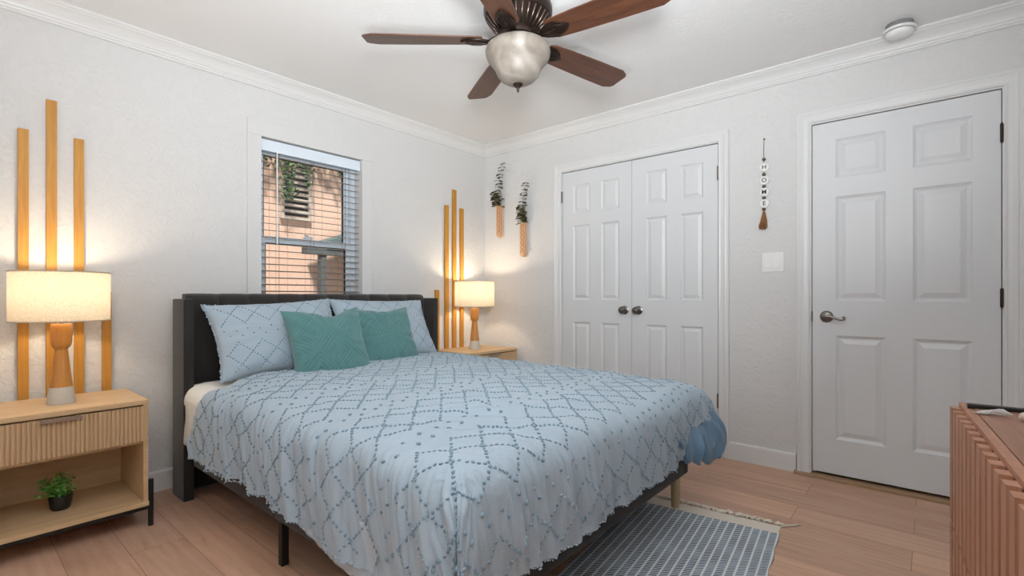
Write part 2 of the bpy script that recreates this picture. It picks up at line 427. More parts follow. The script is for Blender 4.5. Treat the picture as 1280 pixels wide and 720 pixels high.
# closet knobs
for y, par in ((1.760, closet_l), (1.648, closet_r)):
    bm = bmesh.new()
    k = [(.001, 0), (.031, 0), (.032, .004), (.026, .008), (.012, .011), (.011, .028), (.016, .033), (.0255, .040), (.0285, .050), (.026, .058), (.019, .063), (.018, .061), (.012, .0605), (.008, .064), (.001, .064)]
    lathe(bm, [(r, -z) for r, z in k], 28, (XC+.004, y, .955), axis='x')
    obj('door_knob', bm, M_nickel, par, smooth=True, auto=50)
# lever handle of the bedroom door
bm = bmesh.new()
lathe(bm, [(r, -z) for r, z in [(.001, 0), (.033, 0), (.034, .004), (.030, .010), (.022, .013), (.012, .016), (.011, .045), (.013, .05), (.001, .052)]], 28, (XC+.004, .466, .940), axis='x')
tube(bm, [(XC-.040, .466-d, .940+z) for d, z in ((0, 0), (.015, .002), (.03, 0), (.045, -.006), (.06, -.012), (.075, -.016), (.088, -.014), (.094, -.007), (.091, .000), (.084, .001), (.082, -.005))], [.010, .010, .009, .0075, .0065, .006, .0055, .005, .0048, .0045, .004], 10)
obj('door_handle', bm, M_nickel, door, smooth=True, auto=50)
bm = bmesh.new(); box(bm, XC-.002, XC+.006, .535, .545, .91, .97, .001); obj('latch_plate', bm, M_nickel, door)

# ------------------------------------------------------------------ window in the left wall
# flat plaster-like casing around the opening
bm = bmesh.new()
ox0, ox1, oz1, d = 1.252, 2.140, 2.158, .018
for (a0, a1, b0, b1) in ((ox0, WX0, .92, WZ1), (WX1, ox1, .92, WZ1), (ox0, ox1, WZ1, oz1)):
    box(bm, a0, a1, YW-d, YW, b0, b1, .004)
struct(obj('trim_5', bm, mat('painted_casing', (.67, .667, .663), .6)))
win = bmesh.new()
yw = YW+.085   # inner face of window unit
# outer frame
for (a0, a1, b0, b1) in ((WX0, WX0+.035, WZ0, WZ1), (WX1-.035, WX1, WZ0, WZ1), (WX0+.035, WX1-.035, WZ1-.035, WZ1), (WX0+.035, WX1-.035, WZ0, WZ0+.035)):
    box(win, a0, a1, yw, yw+.07, b0, b1, .003)
win1 = struct(obj('window_1', win, M_vinyl))
for nm, y, z0, z1 in (('upper_sash', yw+.038, 1.405, 2.03), ('lower_sash', yw+.008, 1.01, 1.452)):
    bm = bmesh.new(); x0, x1 = WX0+.033, WX1-.033; s = .036
    for (a0, a1, b0, b1) in ((x0, x0+s, z0, z1), (x1-s, x1, z0, z1), (x0+s, x1-s, z1-s*1.2, z1), (x0+s, x1-s, z0, z0+s)):
        box(bm, a0, a1, y, y+.026, b0, b1, .003)
    sash = obj(nm, bm, M_vinyl, win1)
    bm = bmesh.new(); g = .006
    gx0, gx1, gz0, gz1 = x0+s, x1-s, z0+s, z1-s*1.2
    for (a0, a1, b0, b1) in ((gx0, gx0+g, gz0, gz1), (gx1-g, gx1, gz0, gz1), (gx0+g, gx1-g, gz1-g, gz1), (gx0+g, gx1-g, gz0, gz0+g)):
        box(bm, a0, a1, y+.006, y+.02, b0, b1)
    obj('gasket', bm, M_dark, sash)
    bm = bmesh.new(); box(bm, gx0+g, gx1-g, y+.011, y+.015, gz0+g, gz1-g); obj('pane', bm, M_glass, sash)
bm = bmesh.new(); box(bm, 1.66, 1.72, yw-.006, yw+.008, 1.452, 1.468, .002); tube(bm, [(1.69, yw-.004, 1.468), (1.69, yw-.004, 1.474), (1.66, yw-.008, 1.476)], .005); obj('sash_lock', bm, M_vinyl, win1)
# blind
bl = thing('window_blind', 'open white horizontal slat blind hanging inside the bedroom window', 'blind', (1.6935, YW+.035, 2.06))
bx0, bx1 = WX0+.006-1.6935, WX1-.006-1.6935
bm = bmesh.new(); box(bm, bx0, bx1, -.030, -.020, -.078, -.006, .002); box(bm, bx0, bx1, -.020, .026, -.045, -.006)
obj('valance', bm, M_vinyl, bl)
bm = bmesh.new(); z = -.10; nsl = 0
M_slat = mat('backlit_shade_blind_slat', (.24, .20, .175), .5)  # white slats; their backlit shade is put into this brown-grey colour
while z > -1.05:
    a = R(9); hw = .0215
    secs = []
    for k in range(5):
        u = -hw+2*hw*k/4; cr = .0022*(1-(u/hw)**2)
        secs.append((u*math.cos(a), z+u*math.sin(a)+cr))
    top = [[bm.verts.new((x, y, zz+.0012)) for y, zz in secs] for x in (bx0+.004, bx1-.004)]
    bot = [[bm.verts.new((x, y, zz-.0012)) for y, zz in secs] for x in (bx0+.004, bx1-.004)]
    for k in range(4):
        bm.faces.new((top[0][k], top[0][k+1], top[1][k+1], top[1][k])); bm.faces.new((bot[0][k], bot[1][k], bot[1][k+1], bot[0][k+1]))
    for e in (0, 4): bm.faces.new((top[0][e], top[1][e], bot[1][e], bot[0][e]))
    z -= .0435; nsl += 1
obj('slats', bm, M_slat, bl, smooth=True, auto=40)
bm = bmesh.new(); box(bm, bx0+.004, bx1-.004, -.022, .022, -1.075, -1.058, .004); obj('bottom_rail', bm, M_vinyl, bl)
for x in (bx0+.115, (bx0+bx1)/2, bx1-.115):
    bm = bmesh.new()
    for y in (-.0225, .0225): tube(bm, [(x, y, -.06), (x, y, -1.06)], .0009, 5)
    tube(bm, [(x+.012, 0, -.06), (x+.012, 0, -1.06)], .0009, 5)
    obj('ladder_cord', bm, M_slat, bl)
bm = bmesh.new(); tube(bm, [(bx0+.098, -.034, -.07), (bx0+.098, -.036, -.60)], .0042, 6); tube(bm, [(bx0+.098, -.036, -.60), (bx0+.098, -.036, -.665)], .0055, 6)
obj('tilt_wand', bm, M_plastic, bl, smooth=True, auto=40)

# ------------------------------------------------------------------ outside the window
M_stucco = mat('peach_stucco', (.85, .60, .47), .9)
_c = coords(M_stucco, scale=(40, 40, 4)); _n = N(M_stucco, 'TexNoise', Scale=3, Detail=4); L(M_stucco, _c, _n.inputs['Vector'])
L(M_stucco, ramp(M_stucco, _n.outputs[0], [(.3, (.80, .54, .41)), (.7, (.90, .66, .52))]), B(M_stucco).inputs['Base Color']); bump(M_stucco, _n.outputs[0], .3, .01)
YH = 5.4
M_roofgrey = mat('grey_roofing', (.10, .12, .12), .8); M_leaf_d = mat('dark_ivy_leaf', (.05, .13, .04), .5); M_leaf_l = mat('light_ivy_leaf', (.16, .27, .09), .5)
hs = thing('neighbor_house', 'peach stucco neighbouring house seen through the window blind', 'house', (2.74, YH, 0))
bm = bmesh.new()
x = -2.6
while x < 3.4:
    box(bm, x, x+.196, 0, .12, -.3, 3.5, .003); x += .2
obj('wall', bm, M_stucco, hs)
bm = bmesh.new()
for k in range(9): box(bm, -.26, .02, -.045, .0, 1.98+k*.065, 1.99+k*.065+.018)
for k in range(9):
    pass
fr = [(-.29, -.26), (.02, .05)]
for a0, a1 in fr: box(bm, a0, a1, -.05, 0, 1.93, 2.58)
box(bm, -.26, .02, -.01, 0, 1.95, 2.56, mi=1)
box(bm, -.29, .05, -.05, 0, 2.58, 2.61); box(bm, -.29, .05, -.05, 0, 1.90, 1.93)
v = obj('louvered_vent', bm, [mat('cream_vent_metal', (.70, .62, .52), .5), M_dark], hs)
pv = thing('patio_cover', 'dark grey patio cover on a post beyond the lower window pane', 'patio cover', (2.72, 4.95, 0))
bm = bmesh.new(); box(bm, -.055, .005, -.04, .04, -.3, 1.50); obj('post', bm, M_roofgrey, pv)
bm = bmesh.new(); box(bm, -.22, 1.6, -.06, .06, 1.50, 1.575); obj('beam', bm, M_roofgrey, pv)
bm = bmesh.new(); prism(bm, [(-.02, 1.64), (1.6, 2.22), (1.6, 1.60), (-.02, 1.60)], -.10, .30, 'xz'); obj('roof', bm, mat('teal_grey_shingle', (.13, .20, .20), .8), pv)
iv = thing('ivy_vine', 'leafy green vine hanging along the top of the neighbouring wall', 'vine', (2.35, 5.22, 2.75))
rnd = random.Random(3)
bm = bmesh.new(); leaves = bmesh.new()
for s in range(30):
    x = -.75+1.65*s/29+rnd.uniform(-.03, .03); ln = rnd.uniform(.22, .42)
    if .02 < x < .22: ln += .38
    if .35 < x < .42: ln += .3
    pts = [(x+.03*math.sin(k*1.3+s), rnd.uniform(-.02, .02), -ln*k/6+.05) for k in range(7)]
    tube(bm, pts, .003, 4)
    for k in range(int(ln*95)):
        t = rnd.random(); c_ = Vector((x+rnd.uniform(-.06, .06), rnd.uniform(-.07, .05), -ln*t+.05)); sz = rnd.uniform(.02, .045)
        e = Euler((rnd.uniform(-1, 1), rnd.uniform(-1, 1), rnd.uniform(0, 6.3))).to_matrix()
        q = [c_+e @ Vector(p)*sz for p in ((-.5, 0, 0), (0, .15, .8), (.5, 0, 0), (0, .1, -1.0))]
        f = leaves.faces.new([leaves.verts.new(p) for p in q]); f.material_index = rnd.choice((0, 0, 0, 1))
obj('stems', bm, M_roofgrey, iv); obj('leaves', leaves, [M_leaf_d, M_leaf_l], iv)
bm = bmesh.new(); box(bm, -3, 9, YW+.16, 12, -.35, -.3); tag(obj('yard_ground', bm, mat('yard_dirt', (.35, .30, .24), .95)), 'bare ground of the yard outside the window', 'ground'); bpy.data.objects['yard_ground']['kind'] = 'structure'

# ------------------------------------------------------------------ pine wall slats
def wall_slat(x0, x1, z0, z1, label, grp):
    bm = bmesh.new(); box(bm, -(x1-x0)/2, (x1-x0)/2, -.019, 0, 0, z1-z0, .0015)
    o = obj('wall_slat', bm, M_pine, loc=((x0+x1)/2, YW-.001, z0)); tag(o, label, 'wall slat', grp)
GA, GB = 'pine slats behind the left nightstand', 'pine slats behind the far nightstand'
wall_slat(.254, .291, .46, 1.832, 'golden pine slat on wall, leftmost one behind the big left lamp', GA)
wall_slat(.350, .388, .46, 1.992, 'golden pine slat, tallest one above the left lamp', GA)
wall_slat(.450, .487, .46, 1.832, 'golden pine slat just right of the tallest one at left lamp', GA)
wall_slat(.557, .594, .46, 1.082, 'short golden pine slat at right edge of the left lamp shade', GA)
wall_slat(2.757, 2.797, .46, 1.112, 'short golden pine slat next to the right end of the headboard', GB)
wall_slat(2.865, 2.905, .46, 1.845, 'golden pine slat left of the tallest one behind the far lamp', GB)
wall_slat(2.955, 2.995, .46, 1.992, 'golden pine slat, tallest one behind the far lamp', GB)
wall_slat(3.046, 3.084, .46, 1.840, 'golden pine slat nearest to the room corner, behind the far lamp', GB)

# ------------------------------------------------------------------ nightstands
def nightstand(loc, label, sz=1.0):
    t = thing('nightstand', label, 'nightstand', loc, 0, 'ribbed oak nightstands beside the bed'); t.scale = (1, 1, sz)
    W, D, H = .60, .43, .585     # local: x -W..0 , y 0..D (front at y=0)
    bm = bmesh.new(); box(bm, -W, 0, 0, D, H-.020, H, .0015); obj('top', bm, M_oak, t)
    bm = bmesh.new()
    box(bm, -W+.002, -W+.020, .022, D-.002, .12, H-.020); box(bm, -.020, -.002, .004, D-.002, .12, H-.020)
    box(bm, -W+.020, -.020, D-.014, D-.004, .12, H-.020)
    box(bm, -W+.020, -.020, .02, D-.014, .385, .397)
    obj('cabinet', bm, M_oak, t)
    bm = bmesh.new(); box(bm, -W, 0, -.002, D, .100, .120, .0015); obj('bottom_shelf', bm, M_oak, t)
    # ribbed drawer front
    bm = bmesh.new(); z0, z1 = .399, H-.027
    n = 40; pts = []
    for i in range(n):
        xa = -W+.003+(W-.006)*i/n; w_ = (W-.006)/n
        pts += [(xa+w_*.10, .0080), (xa+w_*.22, .0015), (xa+w_*.5, 0), (xa+w_*.78, .0015), (xa+w_*.90, .0080)]
    lo = [bm.verts.new((x, y, z0)) for x, y in pts]; hi = [bm.verts.new((x, y, z1)) for x, y in pts]
    for i in range(len(pts)-1): bm.faces.new((lo[i], lo[i+1], hi[i+1], hi[i]))
    bl_ = [bm.verts.new((x, .018, z)) for x, z in ((pts[0][0], z0), (pts[-1][0], z0), (pts[-1][0], z1), (pts[0][0], z1))]
    bm.faces.new(bl_); bm.faces.new([lo[0], hi[0], bl_[3], bl_[0]]); bm.faces.new([lo[-1], bl_[1], bl_[2], hi[-1]])
    bm.faces.new(lo+[bl_[1], bl_[0]]); bm.faces.new(hi+[bl_[2], bl_[3]])
    dr = obj('drawer', bm, M_oak_side, t)
    bm = bmesh.new(); box(bm, -W/2-.066, -W/2+.066, -.014, .006, z1-.006, z1-.002, .0008); box(bm, -W/2-.066, -W/2+.066, -.0145, -.011, z1-.014, z1-.002, .0008)
    obj('pull', bm, M_brass, dr)
    bm = bmesh.new()
    box(bm, -W+.004, -.004, .004, .022, .082, .100); box(bm, -W+.004, -.004, D-.022, D-.004, .082, .100)
    box(bm, -W+.004, -W+.022, .022, D-.022, .082, .100); box(bm, -.022, -.004, .022, D-.022, .082, .100)
    obj('frame', bm, M_black, t)
    for x in (-W-.011, .011):
        for y in (.018, D-.02):
            bm = bmesh.new(); lathe(bm, [(.0105, 0), (.011, .002), (.011, .212), (.010, .214)], 14, (x, y, 0)); obj('leg', bm, M_black, t, smooth=True, auto=40)
    return t
NL = (.645, 2.735, 0); nightstand(NL, 'light oak nightstand with ribbed drawer and open shelf at the left')
NR = (3.335, 2.775, 0); nightstand(NR, 'light oak nightstand in the far corner beyond the bed', .605/.585)

# ------------------------------------------------------------------ table lamps
def table_lamp(loc, label, power):
    t = thing('table_lamp', label, 'lamp', loc, 0, 'lit table lamps on the nightstands')
    bm = bmesh.new(); lathe(bm, [(.001, 0), (.049, 0), (.050, .003), (.041, .073), (.001, .073)], 40); obj('base', bm, M_concrete, t, smooth=True, auto=40)
    bm = bmesh.new()
    lathe(bm, [(.001, .073), (.0405, .073), (.0355, .11), (.030, .16), (.0255, .205), (.0225, .236), (.0225, .240), (.028, .246), (.034, .256), (.0365, .272), (.0372, .30), (.0365, .335), (.0355, .349), (.034, .352), (.001, .352)], 40)
    obj('stem', bm, M_lampwood, t, smooth=True, auto=50)
    bm = bmesh.new(); lathe(bm, [(.008, .352), (.008, .375), (.017, .378), (.017, .42), (.001, .42)], 20)
    tube(bm, [(-.045*math.sin(a_)*1.0, 0, .385+.19*(1-math.cos(a_))/2) for a_ in [PI*k/12 for k in range(13)]], .0016, 6)
    tube(bm, [(.045*math.sin(a_)*1.0, 0, .385+.19*(1-math.cos(a_))/2) for a_ in [PI*k/12 for k in range(13)]], .0016, 6)
    for k in range(3):
        a_ = 2*PI*k/3+.5; tube(bm, [(0, 0, .574), (.17*math.cos(a_), .17*math.sin(a_), .574)], .0015, 6)
    lathe(bm, [(.004, .572), (.006, .580), (.003, .588), (.001, .589)], 12)
    obj('socket_and_harp', bm, M_brass, t, smooth=True, auto=50)
    bm = bmesh.new(); rr = .170
    lathe(bm, [(rr, .366), (rr, .580)], 64, cap=False)
    sh = obj('lamp_shade', bm, M_shade, t, smooth=True)
    for z in (.366, .5795):
        bm = bmesh.new(); lathe(bm, [(rr-.0012, z-.0025), (rr+.0012, z-.0025), (rr+.0012, z+.0025), (rr-.0012, z+.0025), (rr-.0012, z-.0025)], 64, cap=False)
        obj('rim', bm, M_shade, sh, smooth=True, auto=40)
    bm = bmesh.new(); ball(bm, (0, 0, .455), .028, 16, 12, (1, 1, 1.25))
    mb = mat('glowing_bulb', (1, .85, .6), .5); B(mb).inputs['Emission Color'].default_value = (1, .72, .42, 1); B(mb).inputs['Emission Strength'].default_value = 12
    b_ = obj('bulb', bm, mb, t, smooth=True)
    b_.visible_shadow = True
    l = lamp('bulb_light', 'POINT', (0, 0, .50), (0, 0, 0), power, (1, .83, .62), shadow_soft_size=.035); l.parent = t
    return t
table_lamp((.372, 2.945, .585), 'lit table lamp with cream drum shade on the left nightstand', 6.4)
table_lamp((3.02, 2.99, .605), 'lit table lamp with cream drum shade in the far corner', 6.6)

# ------------------------------------------------------------------ small potted plant on the shelf
pl = thing('potted_plant', 'small green artificial plant in black pot on the left nightstand shelf', 'plant', (.368, 2.93, .120)); pl.scale = (1.15, 1.15, 1.12)
bm = bmesh.new(); lathe(bm, [(.001, 0), (.024, 0), (.029, .006), (.034, .03), (.036, .056), (.035, .060), (.031, .058), (.030, .050), (.001, .050)], 24); obj('pot', bm, M_pot, pl, smooth=True, auto=50)
rnd = random.Random(11); bm = bmesh.new(); st = bmesh.new()
for s in range(34):
    a = rnd.uniform(0, 2*PI); tilt = rnd.uniform(.0, 1.05); ln = rnd.uniform(.055, .10)*(1.05-tilt*.25)
    d_ = Vector((math.cos(a)*math.sin(tilt), math.sin(a)*math.sin(tilt), math.cos(tilt)))
    p0 = Vector((d_.x*.02, d_.y*.02, .050)); pts = [p0+d_*ln*k/4 for k in range(5)]
    tube(st, pts, .0009, 4)
    for k in range(15):
        tt = .25+.75*k/14; c_ = p0+d_*ln*tt
        e = Euler((rnd.uniform(-.9, .9), rnd.uniform(-.9, .9), rnd.uniform(0, 6.3))).to_matrix(); sz = rnd.uniform(.009, .016)
        q = [c_+e @ Vector(p)*sz for p in ((0, 0, 0), (.32, .5, .15), (0, 1.15, .05), (-.32, .5, .15))]
        f = bm.faces.new([bm.verts.new(p) for p in q]); f.material_index = rnd.choice((0, 0, 1, 1, 1, 2) if tilt < .8 else (0, 1, 1))
obj('stems', st, M_leafs[1], pl); obj('leaves', bm, M_leafs, pl)

# ------------------------------------------------------------------ bed
bed = thing('bed_frame', 'charcoal upholstered platform bed with wingback channelled headboard', 'bed', (1.69, 2.0, 0))
BX, BY = 1.69, 2.0
def bobj(name, bm, m, par=bed, **kw):
    bmesh.ops.translate(bm, verts=bm.verts, vec=(-BX, -BY, 0)); return obj(name, bm, m, par, **kw)
HX0, HX1 = .834, 2.548
# channelled headboard panel, front face y=3.03
bm = bmesh.new()
nch = 10; x0, x1 = HX0+.045, HX1-.045; secs = []
per = 10
for i in range(nch*per+1):
    u = i/(nch*per); ph = (i % per)/per
    bulge = .016*(math.sin(PI*ph))**.45 if i % per else 0
    secs.append((x0+(x1-x0)*u, bulge))
rows = [(.02, 3.03, 0), (.60, 3.03, 1), (.98, 3.03, 1), (1.035, 3.036, 1), (1.060, 3.050, 1), (1.072, 3.072, .7), (1.070, 3.098, .3), (1.05, 3.10, 0), (.02, 3.10, 0)]
vr = []
for z, y, k in rows:
    vr.append([bm.verts.new((x, y-b*k*(1 if y < 3.06 else .3), z+b*(.15 if y > 3.04 else 0))) for x, b in secs])
for a, b in zip(vr, vr[1:]):
    for i in range(len(secs)-1): bm.faces.new((a[i], a[i+1], b[i+1], b[i]))
bm.faces.new([r[0] for r in vr]); bm.faces.new([r[-1] for r in vr])
# cut away the lower middle so the panel stands on two legs
hb = bobj('headboard', bm, M_char, smooth=True, auto=50)
for sx, xa, xb in ((-1, HX0, HX0+.050), (1, HX1-.050, HX1)):
    bm = bmesh.new(); box(bm, xa, xb, 2.920, 3.10, 0, 1.045, .010)
    bobj('wing', bm, M_char, smooth=True, auto=35)
# rails
bm = bmesh.new(); box(bm, .885, .925, 2.005, 3.03, .172, .345, .006); box(bm, .885, .925, .935, 2.000, .172, .345, .006); bobj('side_rail', bm, M_char, smooth=True, auto=35)
bm = bmesh.new(); box(bm, 2.430, 2.470, .935, 3.03, .172, .345, .006); bobj('side_rail', bm, M_char, smooth=True, auto=35)
bm = bmesh.new(); box(bm, .927, 2.428, .935, .975, .172, .345, .006); bobj('foot_rail', bm, M_char, smooth=True, auto=35)
bm = bmesh.new(); box(bm, .925, 2.430, .975, 3.03, .27, .30); bobj('slat_deck', bm, M_dark)
for x in (.900, 2.452):
    bm = bmesh.new(); box(bm, x-.014, x+.014, 1.935, 1.965, 0, .180, .002); bobj('leg', bm, M_black)
bm = bmesh.new(); box(bm, 1.66, 1.69, 1.935, 1.965, 0, .27, .002); bobj('leg', bm, M_black)
for x in (.955, 2.405):
    bm = bmesh.new(); lathe(bm, [(.017, 0.006), (.019, .01), (.024, .178)], 20, (x, .975, 0)); bobj('foot_leg', bm, M_beige_leg, smooth=True, auto=40)
    bpy.data.objects
# mattress under white fitted sheet
def rbox(x0, x1, y0, y1, z0, z1, rad, seg=6, n=26, bulge=0, amp=.0):
    bm = bmesh.new(); box(bm, x0, x1, y0, y1, z0, z1)
    bmesh.ops.bevel(bm, geom=list(bm.edges), offset=rad, segments=seg, affect='EDGES', profile=.5)
    return bm
bm = bmesh.new(); nx_, ny_ = 60, 80
def mat_pt(u, v):   # sheet-like shell: top plus rounded sides, superellipse
    return None
mx0, mx1, my0, my1, mz0, mz1 = .836, 2.480, .965, 3.020, .301, .600
bm = bmesh.new(); box(bm, mx0, mx1, my0, my1, mz0, mz1)
bmesh.ops.subdivide_edges(bm, edges=list(bm.edges), cuts=30, use_grid_fill=True)
cx_, cy_ = (mx0+mx1)/2, (my0+my1)/2
for v_ in bm.verts:
    x, y, z = v_.co
    r_ = .085
    qx = min(max(x, mx0+r_), mx1-r_); qy = min(max(y, my0+r_), my1-r_); qz = min(z, mz1-r_)
    d_ = Vector((x-qx, y-qy, z-qz)); dm = max(abs(d_.x), abs(d_.y), abs(d_.z))
    if d_.length > 1e-6: v_.co = Vector((qx, qy, qz))+d_.normalized()*dm
    x, y, z = v_.co
    k = .006 if z > .35 else 0
    v_.co.z += k*nz(x, y, z, 3) + .010*nz(x*1.5, y*6, z, 1)*(1 if z > .5 else .3)
    if z < .5: v_.co.x += (.010*math.sin(y*26+3*nz(x, y, z, 4)) if x < 1 else 0)*(1-abs(z-.42)/.2)
mt = obj('mattress', bm, M_sheet, smooth=True); tag(mt, 'thick mattress in white fitted sheet, showing beside the headboard', 'mattress')

# ---- duvet -------------------------------------------------------
EX0, EX1, EY = .905, 2.440, .957       # fold lines
RAD, TOPZ, LL, LF = .088, .648, .405, .372
SW = EX1-EX0; TH = 1.66
def sm01(x): x = min(1, max(0, x)); return x*x*(3-2*x)
def drape(s, t, off=0.0, wr=1.0):
    """sheet coordinates (s across from left fold, t from foot fold) -> world"""
    dx = -s if s < 0 else (s-SW if s > SW else 0.0); sx = -1 if s < 0 else 1
    dy = -t if t < 0 else 0.0
    bx = EX0+min(max(s, 0), SW); by = EY+max(t, 0)
    d_ = (dx**3+dy**3)**(1/3) if (dx and dy) else dx+dy
    # puffy top, lower towards the edges
    ex = min(s, SW-s); ex = max(0, ex); ey = max(0, t)
    puff = .022*min(1, ex/.35)**.6*min(1, (ey+.02)/.4)**.6
    slope = .018*min(1, max(0, t)/1.4)
    z0 = TOPZ-.026+puff+slope+off
    z0 += wr*(.009*nz(s, t, 1.7, 3.2)+.0045*nz(s*8, t*11, 5.1)+.006*(1-2.4*abs(nz(s*4+t*2, t*7-s*2, 9.4)))+.0025*(1-2.4*abs(nz(s*11+t*5, t*19-s*6, 2.4))))
    # diagonal drag folds near the foot-left corner
    g = math.exp(-((s-.35)**2+(t-.25)**2)/.12)
    z0 += wr*.018*g*(1-2.4*abs(nz((s*.8+t)*9, (s-t)*2.2, 4.4)))
    if d_ <= 0: return Vector((bx, by, z0))
    hyp = math.hypot(dx, dy) or 1
    nx, ny = sx*dx/hyp, -dy/hyp
    r_ = RAD+off
    arc = RAD*PI/2
    def prof_(q): return (r_*math.sin(q/RAD), r_*(1-math.cos(q/RAD))) if q < arc else (r_+(q-arc)*.02, r_+(q-arc)*.985)
    (ox_, qx_), (oy_, qy_) = prof_(dx), prof_(dy)
    drop = (qx_**2.4+qy_**2.4)**(1/2.4)
    out = 0
    cor = 4*dx*dy/(hyp*hyp)**1 if (dx and dy) else 0   # 0..2 at the corner
    cor = min(1, cor/2)
    k = min(1, d_/LL)
    out += cor*(-.012 + (.075*k if sx > 0 else 0))
    # folds running down the hang
    th_ = math.atan2(dy, dx)*.32
    if sx < 0 and dx: along = th_-max(0, t)
    elif sx > 0 and dx: along = SW+1.006-th_+max(0, t)
    else: along = .503+s
    ridge_ = lambda q: 1-2.4*abs(q)
    sk = along-d_*.2
    fold = wr*(.022*k**.85*ridge_(nz(sk*6.5, d_*1.3, 3.3))+.013*k**.7*ridge_(nz(sk*15, d_*2.2, 8.1))+.0062*min(1, d_/.06)*ridge_(nz(sk*34, d_*4, 2))+.0018*min(1, d_/.06)*ridge_(nz(sk*75, d_*7, 6)))
    fold -= wr*.010*sm01(d_/.12)
    out += fold
    out += .016*math.sin(PI*min(1, d_/LL))            # belly
    return Vector((bx+sx*ox_+nx*out, by-oy_+ny*out, z0-drop-(.018 if cor > .5 and sx > 0 else 0)*k))
def tmax(s):
    if s < 0: return 1.55+.23*(-s/LL)
    return 1.56+.16*min(1, s/.2)
def hem_s(t): return LL+.018*nz(t*2.0, 1.5, 0)*1.6+.012*math.sin(t*5)-(.03 if t > 1.5 else 0)*(t-1.5)
def hem_t(s): return LF+.02*nz(s*2.2, 7.5, 0)-.15*sm01((s-(SW-.34))/.36)
def hem_r(t): return .27
NSg, NTg = 400, 360
bm = bmesh.new(); grid = []
for j in range(NTg+1):
    row = []
    for i in range(NSg+1):
        u = i/NSg; v = j/NTg
        s_raw = -LL+(SW+2*LL)*u
        ll = hem_s(-LF+(TH+LF)*v)
        s = s_raw*(ll/LL) if s_raw < 0 else (SW+(s_raw-SW)*(hem_r(0)/LL) if s_raw > SW else s_raw)
        lf = hem_t(s)
        t = -lf+(tmax(s)+lf)*v
        # round the sheet corner a little
        p = drape(s, t)
        row.append(bm.verts.new(p))
    grid.append(row)
for j in range(NTg):
    for i in range(NSg): bm.faces.new((grid[j][i], grid[j][i+1], grid[j+1][i+1], grid[j+1][i]))
# tufting as small knots sewn on the surface
def icos(rx, ry, rz):
    t_ = (1+5**.5)/2; vs = []
    for a in (-1, 1):
        for b in (-t_, t_): vs += [(0, a, b), (a, b, 0), (b, 0, a)]
    ln_ = (1+t_*t_)**.5
    return [Vector((x/ln_*rx, y/ln_*ry, z/ln_*rz)) for x, y, z in vs]
_t = bmesh.new(); _r = bmesh.ops.create_icosphere(_t, subdivisions=1, radius=1); _t.verts.index_update()
ICV = [v.co.copy() for v in _t.verts]; ICF = [[v.index for v in f.verts] for f in _t.faces]; _t.free()
def knot(bm, p, nrm, tan, r, mi, flat=.75, ln_=1.0):
    b_ = nrm.cross(tan); vs = [bm.verts.new(p+tan*(q.x*r*ln_)+b_*(q.y*r)+nrm*(q.z*r*flat+r*.25)) for q in ICV]
    for f in ICF:
        fc = bm.faces.new([vs[k] for k in f]); fc.material_index = mi; fc.smooth = True
def frame_at(fn, s, t, e=.006):
    p = fn(s, t); a = fn(s+e, t)-p; b = fn(s, t+e)-p
    n_ = a.cross(b); n_.normalize()
    return p, n_, a.normalized()
rk = random.Random(5)
def lattice_points(s0, s1, t0, t1, step, pitch=.135, band=.39, T0=.141, skew=.10):
    """bands of a 45 degree lattice four half-cells tall (zigzag edges), with dot pairs between them"""
    out = []; lat = 2*pitch
    b0 = int(math.floor((t0-T0-.3)/band))-1; b1 = int(math.ceil((t1-T0+.3)/band))+1
    for b_ in range(b0, b1+1):
        top = T0+b_*band; off = (.5*pitch if b_ % 2 else 0)-.02
        k0 = int((s0-lat)/pitch)-2; k1 = int((s1+lat)/pitch)+2
        n_ = int(lat*1.4142/step)
        for k in range(k0, k1):
            for sg in (1, -1):
                for i in range(n_+1):
                    q = lat*i/n_; s = k*pitch+off+sg*q
                    out.append((s, top-q+skew*s, 1))
        for k in range(2*k0, 2*k1):
            s = (k+.25)*pitch/2+off
            dz = .012 if k % 2 else -.012
            for ds, dt in ((-.012, .016), (.014, -.016)):
                out.append((s+ds, top+(band-lat)/2+dt+dz*.4+skew*s, 0))
    return [(s, t, g) for s, t, g in out if s0 <= s <= s1 and t0 <= t <= t1]
for s, t, g in lattice_points(-LL+.015, SW+.25, -LF+.015, 1.83, .0152):
    if t > tmax(s)-.015: continue
    if s > SW+.12 and t > .1: continue            # the hidden far side
    if s < 0 and -s > hem_s(t)-.012: continue
    if t < 0 and -t > hem_t(s)-.012: continue
    p, n_, tn = frame_at(drape, s+rk.uniform(-.0015, .0015), t+rk.uniform(-.0015, .0015))
    if n_.z < 0 and t > .05 and 0 < s < SW: n_ = -n_
    cxy = Vector((p.x-1.67, p.y-1.8, 1.0))
    if n_.dot(cxy) < 0: n_ = -n_
    a = rk.uniform(0, PI)
    b_ = n_.cross(tn)
    knot(bm, p, n_, (tn*math.cos(a)+b_*math.sin(a)).normalized(), rk.uniform(.0044, .0056) if g else .0068, 1, flat=.6, ln_=1.3)
